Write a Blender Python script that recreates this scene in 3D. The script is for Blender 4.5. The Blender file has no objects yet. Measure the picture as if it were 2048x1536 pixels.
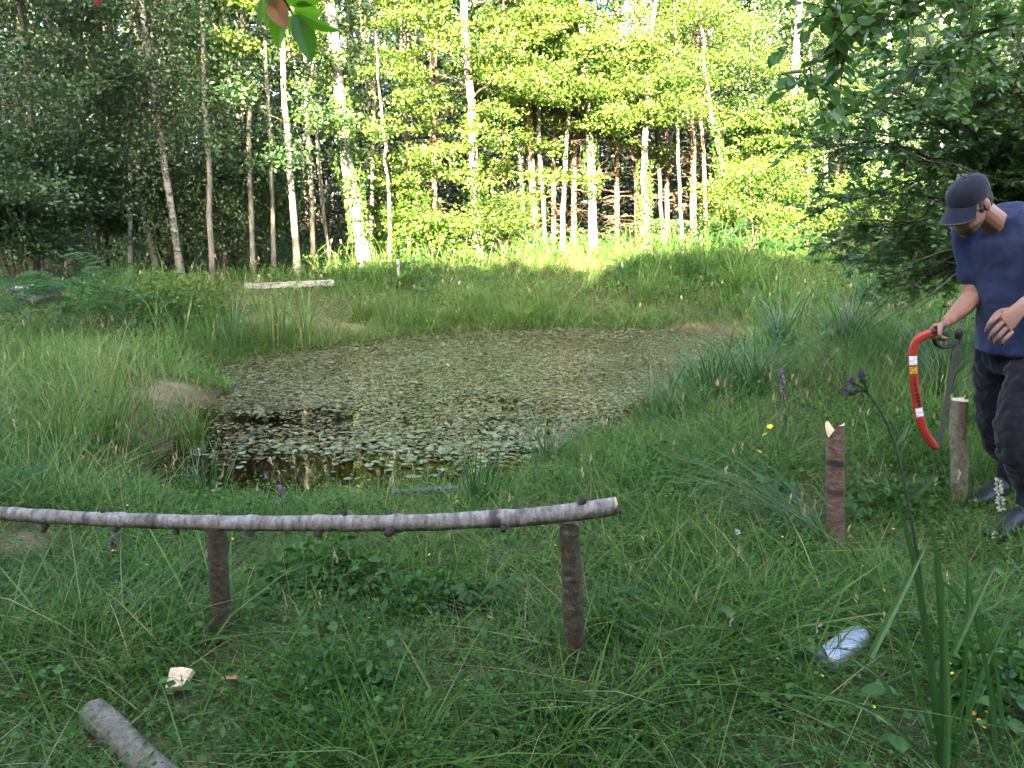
import bpy, math, random
import numpy as np
from mathutils import Vector, Matrix

# ------------------------------------------------------------------ camera, sky, sun, exposure
R = math.radians
sc = bpy.context.scene
COL = sc.collection
PITCH = R(13.07)          # the phone is tipped down
FPX = 1671.0              # focal length in pixels of a 2048 wide frame
EYE = np.array([0.0, 0.0, 1.6])
cam_d = bpy.data.cameras.new("camera")
cam_d.sensor_width = 36.0
cam_d.lens = 36.0 * FPX / 2048.0
cam_d.clip_start = 0.05
cam_d.clip_end = 400.0
cam = bpy.data.objects.new("camera", cam_d)
cam.location = EYE
cam.rotation_euler = (R(90) - PITCH, 0, 0)
COL.objects.link(cam)
sc.camera = cam

SUN_EL, SUN_AZ = R(23.0), R(9.0)       # low evening sun behind the camera, a little to its left
world = bpy.data.worlds.new("World")
sc.world = world
world.use_nodes = True
wn = world.node_tree.nodes
wl = world.node_tree.links
wn.clear()
sky = wn.new("ShaderNodeTexSky")
sky.sky_type = 'NISHITA'
sky.sun_disc = False
sky.sun_elevation = SUN_EL
sky.sun_rotation = math.pi + SUN_AZ
sky.air_density = 0.6
sky.dust_density = 4.0
sky.ozone_density = 0.5
bg = wn.new("ShaderNodeBackground")
bg.inputs["Strength"].default_value = 0.08
wo = wn.new("ShaderNodeOutputWorld")
wl.new(sky.outputs[0], bg.inputs[0])
wl.new(bg.outputs[0], wo.inputs[0])

sun_d = bpy.data.lights.new("sun", 'SUN')
sun_d.energy = 5.0
sun_d.angle = R(0.5)
sun_d.color = (1.0, 0.86, 0.62)
sun = bpy.data.objects.new("sun", sun_d)
SDIR = Vector((math.sin(SUN_AZ) * math.cos(SUN_EL), math.cos(SUN_AZ) * math.cos(SUN_EL), -math.sin(SUN_EL)))
sun.rotation_euler = SDIR.to_track_quat('-Z', 'Y').to_euler()
sun.location = (-6, -30, 20)
COL.objects.link(sun)

sc.view_settings.view_transform = 'Standard'
sc.view_settings.look = 'None'
sc.view_settings.gamma = 1.0
sc.view_settings.use_curve_mapping = False
sc.view_settings.exposure = 4.75
sc.cycles.max_bounces = 6
sc.cycles.diffuse_bounces = 2
sc.cycles.glossy_bounces = 2
sc.cycles.transmission_bounces = 4
sc.cycles.transparent_max_bounces = 6
sc.cycles.caustics_reflective = False
sc.cycles.caustics_refractive = False
sc.cycles.use_denoising = True
sc.cycles.use_adaptive_sampling = True
sc.cycles.adaptive_threshold = 0.03
sc.cycles.sample_clamp_indirect = 6.0

# ------------------------------------------------------------------ helpers
rng = np.random.default_rng(11)
random.seed(11)


def ray(px, py):
    dx = (px - 1024.0) / FPX
    dy = -(py - 768.0) / FPX
    return np.array([dx, math.cos(PITCH) + dy * math.sin(PITCH), -math.sin(PITCH) + dy * math.cos(PITCH)])


def at_y(px, py, Y):
    d = ray(px, py)
    return EYE + d * (Y / d[1])


def at_z(px, py, z):
    d = ray(px, py)
    return EYE + d * ((z - EYE[2]) / d[2])


def sstep(a, b, x):
    t = np.clip((x - a) / (b - a), 0, 1)
    return t * t * (3 - 2 * t)


def vnoise(x, y, seed=0, scale=1.0):
    """cheap smooth value noise, -1..1"""
    x = np.asarray(x, float) * scale + seed * 17.31
    y = np.asarray(y, float) * scale + seed * 7.77
    xi, yi = np.floor(x), np.floor(y)
    fx, fy = x - xi, y - yi
    fx = fx * fx * (3 - 2 * fx)
    fy = fy * fy * (3 - 2 * fy)

    def h(a, b):
        s = np.sin(a * 127.1 + b * 311.7 + seed * 3.1) * 43758.5453
        return (s - np.floor(s)) * 2 - 1
    return (h(xi, yi) * (1 - fx) + h(xi + 1, yi) * fx) * (1 - fy) + (h(xi, yi + 1) * (1 - fx) + h(xi + 1, yi + 1) * fx) * fy


def nrm(v):
    v = np.asarray(v, float)
    return v / np.maximum(np.linalg.norm(v, axis=-1, keepdims=True), 1e-9)


def build(name, V, F, mat, parent=None, attrs=None, smooth=False, loc=None, mats=None, mat_idx=None):
    """one mesh object from numpy arrays; F is a list of (m,k) index arrays"""
    V = np.asarray(V, np.float32)
    if not isinstance(F, (list, tuple)):
        F = [F]
    F = [np.asarray(f, np.int32) for f in F if len(f)]
    me = bpy.data.meshes.new(name)
    me.vertices.add(len(V))
    me.vertices.foreach_set("co", V.ravel())
    loops = np.concatenate([f.ravel() for f in F])
    starts, s = [], 0
    for f in F:
        m, k = f.shape
        starts.append(s + np.arange(m) * k)
        s += m * k
    starts = np.concatenate(starts).astype(np.int32)
    me.loops.add(len(loops))
    me.loops.foreach_set("vertex_index", loops)
    me.polygons.add(len(starts))
    me.polygons.foreach_set("loop_start", starts)
    me.update(calc_edges=True)
    if smooth:
        me.polygons.foreach_set("use_smooth", np.ones(len(starts), bool))
    else:
        me.polygons.foreach_set("use_smooth", np.zeros(len(starts), bool))
    for k, a in (attrs or {}).items():
        at = me.attributes.new(k, 'FLOAT', 'POINT')
        at.data.foreach_set("value", np.asarray(a, np.float32))
    for m in (mats or [mat]):
        me.materials.append(m)
    if mat_idx is not None:
        me.polygons.foreach_set("material_index", np.asarray(mat_idx, np.int32))
    o = bpy.data.objects.new(name, me)
    COL.objects.link(o)
    if parent is not None:
        o.parent = parent
    if loc is not None:
        o.location = loc
    return o


class MB:
    """mesh builder that collects pieces of one part"""
    def __init__(self):
        self.V, self.F, self.A, self.M, self.n = [], [], [], [], 0

    def add(self, V, F, rnd=None, mi=0):
        V = np.asarray(V, float).reshape(-1, 3)
        if not isinstance(F, (list, tuple)):
            F = [F]
        for f in F:
            f = np.asarray(f, int)
            if len(f):
                self.F.append(f + self.n)
                self.M.append(np.full(len(f), mi))
        self.V.append(V)
        a = np.zeros(len(V)) if rnd is None else np.broadcast_to(np.asarray(rnd, float), (len(V),))
        self.A.append(a)
        self.n += len(V)

    def build(self, name, mat, parent=None, origin=(0, 0, 0), smooth=False, mats=None, loc=None):
        V = np.concatenate(self.V) - np.asarray(origin, float)
        return build(name, V, self.F, mat, parent, {"rnd": np.concatenate(self.A)}, smooth, loc, mats,
                     np.concatenate(self.M) if mats else None)


def tag(o, label=None, cat=None, group=None, kind=None):
    if label:
        o["label"] = label
    if cat:
        o["category"] = cat
    if group:
        o["group"] = group
    if kind:
        o["kind"] = kind
    return o


def thing(name, label, cat, loc=(0, 0, 0), rz=0.0, group=None):
    o = bpy.data.objects.new(name, None)
    o.empty_display_size = 0.1
    o.location = loc
    o.rotation_euler = (0, 0, rz)
    COL.objects.link(o)
    return tag(o, label, cat, group)


def link_copy(src, parent=None, loc=None, rot=None, scale=None):
    c = src.copy()
    COL.objects.link(c)
    c.parent = parent
    if loc is not None:
        c.location = loc
    if rot is not None:
        c.rotation_euler = rot
    if scale is not None:
        c.scale = scale
    return c


def tube(path, rad, sides=6, cap=True, squash=None):
    path = np.asarray(path, float)
    n = len(path)
    rad = np.broadcast_to(np.asarray(rad, float), (n,))
    t = np.gradient(path, axis=0)
    t = nrm(t)
    ref = np.array([0, 0, 1.0]) if abs(t[0][2]) < 0.9 else np.array([1.0, 0, 0])
    u = nrm(np.cross(t[0], ref))
    us = [u]
    for i in range(1, n):
        u = us[-1] - t[i] * np.dot(us[-1], t[i])
        us.append(nrm(u))
    us = np.array(us)
    vs = np.cross(t, us)
    a = np.linspace(0, 2 * math.pi, sides, endpoint=False)
    ca, sa = np.cos(a), np.sin(a)
    V = path[:, None, :] + rad[:, None, None] * (us[:, None, :] * ca[None, :, None] + vs[:, None, :] * sa[None, :, None])
    V = V.reshape(-1, 3)
    i = np.arange(n - 1)[:, None] * sides
    j = np.arange(sides)[None, :]
    j2 = (j + 1) % sides
    F = np.stack([i + j, i + j2, i + sides + j2, i + sides + j], -1).reshape(-1, 4)
    Fs = [F]
    if cap:
        Fs.append(np.arange(sides)[::-1][None, :])
        Fs.append((np.arange(sides) + (n - 1) * sides)[None, :])
    return V, Fs


def blades(root, h, w, az, lean, curl, segs=3, twist=None):
    """curved tapering grass blades, vectorised"""
    N = len(root)
    t = np.linspace(0, 1, segs + 1)[None, :, None]
    d = np.stack([np.cos(az), np.sin(az), np.zeros(N)], -1)[:, None, :]
    h = np.asarray(h)[:, None, None]
    lean = np.broadcast_to(lean, (N,))[:, None, None]
    curl = np.broadcast_to(curl, (N,))[:, None, None]
    up = np.array([0, 0, 1.0])[None, None, :]
    c = root[:, None, :] + h * (d * (lean * t + curl * t * t) + up * (t - 0.55 * curl * t ** 2.6))
    ta = az + math.pi / 2 + (rng.normal(0, 0.5, N) if twist is None else twist)
    s = np.stack([np.cos(ta), np.sin(ta), np.zeros(N)], -1)[:, None, :]
    wd = np.broadcast_to(w, (N,))[:, None, None] * (1 - 0.92 * t ** 1.6) * 0.5
    V = np.stack([c - s * wd, c + s * wd], 2).reshape(N, -1, 3)
    base = np.arange(N)[:, None] * (segs + 1) * 2
    k = np.arange(segs)[None, :] * 2
    F = np.stack([base + k, base + k + 1, base + k + 3, base + k + 2], -1).reshape(-1, 4)
    return V.reshape(-1, 3), F


def leafs(pos, axis, normal, L, W, fold=0.12):
    """one folded diamond per leaf"""
    N = len(pos)
    axis = nrm(axis)
    s = nrm(np.cross(axis, normal))
    nn = np.cross(s, axis)
    L = np.broadcast_to(L, (N,))[:, None]
    W = np.broadcast_to(W, (N,))[:, None]
    m = pos + axis * L * 0.45
    V = np.stack([pos, m + s * W * .5 + nn * W * fold, pos + axis * L, m - s * W * .5 + nn * W * fold], 1)
    F = np.arange(N * 4).reshape(N, 4)
    return V.reshape(-1, 3), F


def leafs6(pos, axis, normal, L, W, fold=0.15, droop=0.15):
    """rounder leaf: two quads about the midrib"""
    N = len(pos)
    axis = nrm(axis)
    s = nrm(np.cross(axis, normal))
    nn = np.cross(s, axis)
    L = np.broadcast_to(L, (N,))[:, None]
    W = np.broadcast_to(W, (N,))[:, None]
    a, b = pos + axis * L * .28, pos + axis * L * .68 - nn * L * droop * .4
    V = np.stack([pos, a + s * W * .46 + nn * W * fold, b + s * W * .42 + nn * W * fold, pos + axis * L - nn * L * droop,
                  b - s * W * .42 + nn * W * fold, a - s * W * .46 + nn * W * fold], 1)
    i = np.arange(N)[:, None] * 6
    F = np.concatenate([i + np.array([[0, 1, 2, 3]]), i + np.array([[0, 3, 4, 5]])])
    return V.reshape(-1, 3), F


def rand_dirs(n, up=0.0, flat=1.0):
    v = rng.normal(0, 1, (n, 3))
    v[:, 2] = v[:, 2] * flat + up
    return nrm(v)


# ------------------------------------------------------------------ materials
def new_mat(name):
    m = bpy.data.materials.new(name)
    m.use_nodes = True
    nt = m.node_tree
    nt.nodes.clear()
    return m, nt.nodes, nt.links


def ramp(nodes, stops, interp='LINEAR'):
    r = nodes.new("ShaderNodeValToRGB")
    r.color_ramp.interpolation = interp
    e = r.color_ramp.elements
    while len(e) < len(stops):
        e.new(0.5)
    for el, (p, c) in zip(e, stops):
        el.position = p
        el.color = (c[0], c[1], c[2], 1)
    return r


def leaf_mat(name, stops, trans=0.35, rough=0.45, spec=0.35, tmul=(1.25, 1.35, 0.6), patch=0.0):
    """leaf blade: coloured by a per-leaf random value, lets some light through"""
    m, n, l = new_mat(name)
    at = n.new("ShaderNodeAttribute")
    at.attribute_name = "rnd"
    r = ramp(n, stops)
    src = at.outputs["Fac"]
    if patch:
        tc = n.new("ShaderNodeTexCoord")
        nz = n.new("ShaderNodeTexNoise")
        nz.inputs["Scale"].default_value = patch
        nz.inputs["Detail"].default_value = 2
        l.new(tc.outputs["Object"], nz.inputs["Vector"])
        mx = n.new("ShaderNodeMath")
        mx.operation = 'MULTIPLY_ADD'
        mx.inputs[1].default_value = 1.1
        l.new(nz.outputs["Fac"], mx.inputs[0])
        sb = n.new("ShaderNodeMath")
        sb.operation = 'SUBTRACT'
        sb.inputs[1].default_value = 0.55
        l.new(src, sb.inputs[0])
        l.new(sb.outputs[0], mx.inputs[2])
        src = mx.outputs[0]
    l.new(src, r.inputs[0])
    p = n.new("ShaderNodeBsdfPrincipled")
    p.inputs["Roughness"].default_value = rough
    p.inputs["Specular IOR Level"].default_value = spec
    l.new(r.outputs[0], p.inputs["Base Color"])
    tr = n.new("ShaderNodeBsdfTranslucent")
    mul = n.new("ShaderNodeMix")
    mul.data_type = 'RGBA'
    mul.blend_type = 'MULTIPLY'
    mul.inputs[0].default_value = 1.0
    l.new(r.outputs[0], mul.inputs[6])
    mul.inputs[7].default_value = (*tmul, 1)
    l.new(mul.outputs[2], tr.inputs[0])
    mix = n.new("ShaderNodeMixShader")
    mix.inputs[0].default_value = trans
    l.new(p.outputs[0], mix.inputs[1])
    l.new(tr.outputs[0], mix.inputs[2])
    o = n.new("ShaderNodeOutputMaterial")
    l.new(mix.outputs[0], o.inputs[0])
    return m


def noise_mat(name, stops, scale=(8, 8, 8), detail=5, rough=0.85, bump=0.3, bump_scale=None, spec=0.25, attr=None, dist=0.0, bump_dist=0.01):
    m, n, l = new_mat(name)
    tc = n.new("ShaderNodeTexCoord")
    mp = n.new("ShaderNodeMapping")
    mp.inputs["Scale"].default_value = scale
    l.new(tc.outputs["Object"], mp.inputs[0])
    nz = n.new("ShaderNodeTexNoise")
    nz.inputs["Scale"].default_value = 1.0
    nz.inputs["Detail"].default_value = detail
    nz.inputs["Roughness"].default_value = 0.65
    nz.inputs["Distortion"].default_value = dist
    l.new(mp.outputs[0], nz.inputs["Vector"])
    r = ramp(n, stops)
    l.new(nz.outputs["Fac"], r.inputs[0])
    p = n.new("ShaderNodeBsdfPrincipled")
    p.inputs["Roughness"].default_value = rough
    p.inputs["Specular IOR Level"].default_value = spec
    l.new(r.outputs[0], p.inputs["Base Color"])
    if bump:
        nb = n.new("ShaderNodeTexNoise")
        nb.inputs["Scale"].default_value = bump_scale or 1.0
        nb.inputs["Detail"].default_value = 6
        l.new((tc if bump_scale else mp).outputs["Object" if bump_scale else 0], nb.inputs["Vector"])
        b = n.new("ShaderNodeBump")
        b.inputs["Strength"].default_value = bump
        b.inputs["Distance"].default_value = bump_dist
        l.new(nb.outputs["Fac"], b.inputs["Height"])
        l.new(b.outputs[0], p.inputs["Normal"])
    o = n.new("ShaderNodeOutputMaterial")
    l.new(p.outputs[0], o.inputs[0])
    return m


def plain_mat(name, col, rough=0.6, metal=0.0, spec=0.4, coat=0.0):
    m, n, l = new_mat(name)
    p = n.new("ShaderNodeBsdfPrincipled")
    tc = n.new("ShaderNodeTexCoord")
    nz = n.new("ShaderNodeTexNoise")
    nz.inputs["Scale"].default_value = 60
    nz.inputs["Detail"].default_value = 4
    l.new(tc.outputs["Object"], nz.inputs["Vector"])
    r = ramp(n, [(0.3, [c * 0.85 for c in col]), (0.7, [min(1, c * 1.1) for c in col])])
    l.new(nz.outputs["Fac"], r.inputs[0])
    l.new(r.outputs[0], p.inputs["Base Color"])
    p.inputs["Roughness"].default_value = rough
    p.inputs["Metallic"].default_value = metal
    p.inputs["Specular IOR Level"].default_value = spec
    p.inputs["Coat Weight"].default_value = coat
    o = n.new("ShaderNodeOutputMaterial")
    l.new(p.outputs[0], o.inputs[0])
    return m


M = {}
# leaves
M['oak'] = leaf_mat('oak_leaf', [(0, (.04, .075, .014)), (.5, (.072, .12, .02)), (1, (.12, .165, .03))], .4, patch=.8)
M['shaded_oak'] = leaf_mat('shaded_oak_leaf', [(0, (.016, .042, .015)), (.5, (.03, .066, .022)), (1, (.056, .098, .03))], .34, .4, .4, patch=.8)  # oak leaf darkened: the left wood's shade is put into the colour
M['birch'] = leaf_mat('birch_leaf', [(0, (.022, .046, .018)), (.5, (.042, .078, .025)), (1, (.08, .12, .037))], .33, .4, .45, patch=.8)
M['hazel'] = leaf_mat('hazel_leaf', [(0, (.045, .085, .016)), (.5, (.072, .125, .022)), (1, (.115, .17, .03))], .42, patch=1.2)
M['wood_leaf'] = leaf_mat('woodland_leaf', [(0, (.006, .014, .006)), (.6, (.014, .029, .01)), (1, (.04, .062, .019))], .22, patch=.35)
M['willow'] = leaf_mat('willow_leaf', [(0, (.045, .1, .03)), (.55, (.075, .15, .042)), (1, (.125, .205, .065))], .45, .32, .7, patch=1.5)
M['ivy'] = leaf_mat('ivy_leaf', [(0, (.025, .06, .014)), (.6, (.05, .095, .02)), (1, (.1, .14, .034))], .25, .35, .5)
M['fern'] = leaf_mat('bracken_leaf', [(0, (.024, .07, .028)), (.5, (.042, .11, .04)), (1, (.08, .155, .05))], .4, .5, .2)
M['grass'] = leaf_mat('lawn_blade', [(0, (.018, .052, .007)), (.3, (.042, .11, .013)), (.68, (.095, .185, .026)), (.9, (.17, .22, .06)), (1, (.3, .26, .13))], .34, .42, .17)
M['bank'] = leaf_mat('bank_blade', [(0, (.046, .105, .024)), (.4, (.08, .165, .035)), (.75, (.13, .21, .055)), (.93, (.21, .23, .095)), (1, (.32, .26, .14))], .36, .5, .18, patch=.5)
M['sedge'] = leaf_mat('sedge_blade', [(0, (.025, .07, .022)), (.5, (.045, .11, .032)), (1, (.075, .155, .05))], .3, .28, .6)
M['cattail'] = leaf_mat('cattail_blade', [(0, (.045, .1, .035)), (.7, (.07, .14, .05)), (1, (.19, .21, .05))], .3, .4, .4)
M['herb'] = leaf_mat('herb_leaf', [(0, (.026, .075, .015)), (.5, (.05, .128, .024)), (1, (.09, .19, .04))], .35, .5, .2)
M['bramble'] = leaf_mat('bramble_leaf', [(0, (.026, .075, .014)), (.5, (.046, .115, .02)), (1, (.08, .17, .032))], .36, .42, .25)
M['cherry'] = leaf_mat('cherry_leaf', [(0, (.04, .1, .018)), (.6, (.09, .19, .022)), (1, (.14, .25, .03))], .65, .3, .4, (1.5, 1.6, .5))
M['dead_leaf'] = leaf_mat('dead_leaf', [(0, (.22, .1, .045)), (.5, (.33, .17, .075)), (1, (.4, .24, .11))], .3, .6, .2, (1.2, .9, .6))
M['red_leaf'] = leaf_mat('red_dead_leaf', [(0, (.16, .03, .022)), (1, (.2, .045, .03))], .25, .6, .2, (1.2, .7, .6))
M['straw'] = leaf_mat('seed_head', [(0, (.22, .2, .1)), (.6, (.32, .27, .15)), (1, (.4, .36, .24))], .25, .7, .15, (1, .9, .7))
M['pad'] = leaf_mat('lily_pad', [(0, (.045, .038, .02)), (.3, (.088, .086, .045)), (.65, (.12, .132, .07)), (1, (.145, .175, .11))], .06, .25, .55)
M['pad_near'] = leaf_mat('near_lily_pad', [(0, (.1, .125, .055)), (.6, (.12, .165, .095)), (1, (.15, .19, .12))], .06, .3, .55)
M['weed'] = leaf_mat('water_weed', [(0, (.06, .05, .018)), (.5, (.09, .085, .028)), (1, (.1, .125, .035))], .1, .45, .4)
# bark and wood
M['birch_bark'] = noise_mat('birch_bark', [(.3, (.03, .025, .02)), (.4, (.13, .115, .09)), (.54, (.33, .3, .25)), (1, (.5, .46, .4))], (3, 3, 9), 5, .75, .25)
M['grey_bark'] = noise_mat('grey_bark', [(.25, (.06, .055, .04)), (.5, (.15, .14, .105)), (.8, (.28, .26, .2))], (14, 14, 5), 6, .9, .5)
M['pine_bark'] = noise_mat('pine_bark', [(.3, (.07, .045, .03)), (.55, (.2, .125, .08)), (.8, (.33, .22, .15))], (12, 12, 4), 6, .9, .6)
M['dim_bark'] = noise_mat('dim_bark', [(.25, (.03, .026, .02)), (.5, (.07, .06, .045)), (.8, (.14, .12, .09))], (14, 14, 5), 5, .9, .3)
M['dead_twig'] = noise_mat('dead_twig', [(.3, (.07, .048, .032)), (.7, (.17, .12, .08))], (4, 4, 4), 3, .9, 0)
M['limb'] = noise_mat('limb_bark', [(.3, (.03, .026, .018)), (.7, (.09, .075, .055))], (9, 9, 9), 3, .85, 0)
M['twig'] = noise_mat('twig', [(.3, (.035, .028, .02)), (.7, (.09, .07, .05))], (9, 9, 9), 3, .85, 0)
M['cut_wood'] = noise_mat('cut_wood', [(.3, (.5, .36, .2)), (.6, (.68, .53, .33)), (1, (.74, .62, .43))], (40, 40, 40), 4, .7, .15)
M['old_board'] = noise_mat('weathered_board', [(.3, (.16, .14, .115)), (.6, (.32, .29, .24)), (1, (.45, .42, .36))], (2, 30, 30), 5, .85, .3)
M['dark_board'] = noise_mat('dark_weathered_board', [(.3, (.04, .045, .045)), (.7, (.1, .105, .105))], (3, 20, 20), 5, .85, .3)
M['white_paint'] = plain_mat('white_paint', (.5, .5, .47), .7)


def ring_bark(name, base, ringcol, axis, freq, scale, thresh=.72, spots=(.12, .1, .08)):
    """bark with darker rings across the pole and mottled spots"""
    m, n, l = new_mat(name)
    tc = n.new("ShaderNodeTexCoord")
    mp = n.new("ShaderNodeMapping")
    mp.inputs["Scale"].default_value = scale
    l.new(tc.outputs["Object"], mp.inputs[0])
    nz = n.new("ShaderNodeTexNoise")
    nz.inputs["Scale"].default_value = 1
    nz.inputs["Detail"].default_value = 7
    nz.inputs["Roughness"].default_value = .7
    l.new(mp.outputs[0], nz.inputs["Vector"])
    r = ramp(n, base)
    l.new(nz.outputs["Fac"], r.inputs[0])
    sep = n.new("ShaderNodeSeparateXYZ")
    l.new(tc.outputs["Object"], sep.inputs[0])
    cmb = n.new("ShaderNodeCombineXYZ")
    l.new(sep.outputs[axis], cmb.inputs[0])
    wob = n.new("ShaderNodeTexNoise")
    wob.inputs["Scale"].default_value = 14
    l.new(tc.outputs["Object"], wob.inputs["Vector"])
    mul = n.new("ShaderNodeMath")
    mul.operation = 'MULTIPLY'
    mul.inputs[1].default_value = .06
    l.new(wob.outputs["Fac"], mul.inputs[0])
    l.new(mul.outputs[0], cmb.inputs[1])
    rn = n.new("ShaderNodeTexNoise")
    rn.inputs["Scale"].default_value = freq
    rn.inputs["Detail"].default_value = 3
    l.new(cmb.outputs[0], rn.inputs["Vector"])
    rr = ramp(n, [(thresh - .06, (0, 0, 0)), (thresh, (1, 1, 1))])
    l.new(rn.outputs["Fac"], rr.inputs[0])
    sp = n.new("ShaderNodeTexNoise")
    sp.inputs["Scale"].default_value = 38
    sp.inputs["Detail"].default_value = 5
    l.new(tc.outputs["Object"], sp.inputs["Vector"])
    sr = ramp(n, [(.6, (0, 0, 0)), (.68, (1, 1, 1))])
    l.new(sp.outputs["Fac"], sr.inputs[0])
    m1 = n.new("ShaderNodeMix")
    m1.data_type = 'RGBA'
    l.new(sr.outputs[0], m1.inputs[0])
    l.new(r.outputs[0], m1.inputs[6])
    m1.inputs[7].default_value = (*spots, 1)
    m2 = n.new("ShaderNodeMix")
    m2.data_type = 'RGBA'
    l.new(rr.outputs[0], m2.inputs[0])
    l.new(m1.outputs[2], m2.inputs[6])
    m2.inputs[7].default_value = (*ringcol, 1)
    p = n.new("ShaderNodeBsdfPrincipled")
    p.inputs["Roughness"].default_value = .72
    p.inputs["Specular IOR Level"].default_value = .3
    l.new(m2.outputs[2], p.inputs["Base Color"])
    b = n.new("ShaderNodeBump")
    b.inputs["Strength"].default_value = .8
    b.inputs["Distance"].default_value = .009
    l.new(nz.outputs["Fac"], b.inputs["Height"])
    l.new(b.outputs[0], p.inputs["Normal"])
    o = n.new("ShaderNodeOutputMaterial")
    l.new(p.outputs[0], o.inputs[0])
    return m


M['rail_bark'] = ring_bark('silver_rail_bark', [(.3, (.05, .042, .03)), (.45, (.14, .125, .1)), (.6, (.26, .245, .21)), (.75, (.4, .385, .35))], (.06, .045, .04), 0, 9, (38, 16, 16), .66)
M['post_bark'] = ring_bark('brown_post_bark', [(.3, (.02, .016, .009)), (.5, (.052, .041, .022)), (.75, (.12, .098, .058))], (.04, .03, .024), 2, 9, (34, 34, 50), .68, (.12, .105, .068))
M['red_post_bark'] = ring_bark('reddish_post_bark', [(.3, (.04, .025, .018)), (.48, (.12, .075, .052)), (.6, (.17, .12, .085)), (.75, (.3, .23, .17))], (.03, .022, .02), 2, 13, (26, 26, 60), .6, (.13, .035, .022))
M['grey_post_bark'] = ring_bark('grey_green_post_bark', [(.3, (.07, .058, .038)), (.5, (.15, .13, .085)), (.75, (.26, .24, .17))], (.05, .04, .03), 2, 8, (34, 34, 22), .68, (.09, .065, .045))
M['log_bark'] = ring_bark('log_bark', [(.3, (.055, .048, .032)), (.5, (.13, .118, .08)), (.75, (.24, .22, .165))], (.06, .045, .035), 0, 7, (42, 42, 30), .66, (.2, .11, .08))

# ------------------------------------------------------------------ the ground and the pond basin
WZ = -0.45
POND_PX = [(290, 965), (330, 992), (420, 1004), (560, 1012), (720, 1014), (880, 1006), (990, 985), (1070, 942), (1180, 880), (1290, 822),
           (1350, 772), (1440, 727), (1540, 694), (1500, 675), (1400, 662), (1250, 656), (1050, 657), (900, 664), (780, 676), (650, 696),
           (560, 709), (470, 722), (405, 738), (440, 762), (425, 795), (385, 835), (345, 885), (300, 930)]
# tall trees behind the camera (x, y, height, half-width, leaves, lowest leaves): the sun reaches only what stands above their shadow
SHADE = [("broad tree behind the viewer, farthest left", -20, -9, 17, 4.4, 9000, .4),
         ("broad tree behind the viewer, second from left", -15.2, -8, 16.5, 4.2, 9000, .3),
         ("broad tree behind the viewer, third from left", -11.4, -9, 15.0, 3.4, 8000, .3),
         ("tree behind the viewer, fourth from left", -9.6, -8, 15.0, 2.2, 6500, .2),
         ("slim tree behind the viewer, left of the path", -6.6, -9, 10.6, 2.2, 5500, .2),
         ("tree behind the viewer, just left of the path", -4.2, -8, 10.2, 3.2, 7500, .2),
         ("tree behind the viewer, straight behind", .0, -8.5, 10.8, 3.1, 7500, .2),
         ("tree behind the viewer, right of the path", 4.2, -8, 11.0, 3.2, 7500, .2),
         ("tree behind the viewer, second from right", 8.4, -8.5, 11.4, 3.2, 7500, .2),
         ("broad tree behind the viewer, farthest right", 13.0, -8, 12.0, 3.8, 7500, .3),
         ("young tree of the back row behind the viewer, leftmost", -6.2, -12, 11.2, 3.2, 6500, .3),
         ("young tree of the back row behind the viewer, left of centre", -2.2, -12, 11.0, 3.2, 6500, .3),
         ("young tree of the back row behind the viewer, right of centre", 2.0, -12, 11.3, 3.2, 6500, .3),
         ("young tree of the back row behind the viewer, rightmost", 6.2, -12, 11.6, 3.2, 6500, .3)]
POND = np.array([at_z(x, y, WZ)[:2] for x, y in POND_PX])
for _ in range(2):                                        # round the outline off, then fray it
    nxt = np.roll(POND, -1, 0)
    POND = np.stack([POND * .75 + nxt * .25, POND * .25 + nxt * .75], 1).reshape(-1, 2)
POND = POND + .07 * np.stack([vnoise(POND[:, 0], POND[:, 1], 61, 3.0), vnoise(POND[:, 0], POND[:, 1], 62, 3.0)], -1)


def pond_sd(x, y):
    """signed distance to the pond edge, negative over water"""
    x = np.asarray(x, float).ravel()
    y = np.asarray(y, float).ravel()
    A, B = POND, np.roll(POND, -1, 0)
    best = np.full(len(x), 1e9)
    inside = np.zeros(len(x), bool)
    for (ax, ay), (bx, by) in zip(A, B):
        ex, ey = bx - ax, by - ay
        t = np.clip(((x - ax) * ex + (y - ay) * ey) / (ex * ex + ey * ey), 0, 1)
        d = np.hypot(x - ax - t * ex, y - ay - t * ey)
        best = np.minimum(best, d)
        c = ((ay > y) != (by > y)) & (x < ex * (y - ay) / (ey if ey else 1e-9) + ax)
        inside ^= c
    return np.where(inside, -best, best)


def land(x, y):
    right = sstep(-3, 4, x)
    return 0.05 * sstep(9, 14, y) + 0.32 * sstep(11.5, 17.5, y) * right + 0.12 * sstep(13, 18, y) * (1 - right) \
        - 0.12 * sstep(-1.5, -4, x) * sstep(4, 8, y) * (1 - sstep(10, 13, y)) + 0.9 * sstep(24, 60, y)


def ground(x, y):
    shp = np.shape(x)
    x = np.asarray(x, float).ravel()
    y = np.asarray(y, float).ravel()
    d = pond_sd(x, y)
    w = 1.5 + 2.2 * sstep(9, 12.5, y)
    k = sstep(0, 1, np.clip(d / w, 0, 1) * .5 + .5) * 2 - 1
    k = np.where(d > w, 1, k)
    z = np.where(d > 0, WZ + (land(x, y) - WZ) * k, WZ - 0.55 * sstep(0, 1.8, -d))
    z = z + (0.035 * vnoise(x, y, 1, 0.9) + 0.015 * vnoise(x, y, 2, 3.1)) * sstep(0.0, 0.5, d)
    return z.reshape(shp)


def on_ground(px, py):
    d = ray(px, py)
    ts = np.linspace(1.0, 60, 2400)
    P = EYE + d * ts[:, None]
    below = P[:, 2] < ground(P[:, 0], P[:, 1])
    i = int(np.argmax(below)) if below.any() else len(ts) - 1
    return P[i]


def G1(x, y):
    return float(ground(np.array([x]), np.array([y]))[0])


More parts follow.
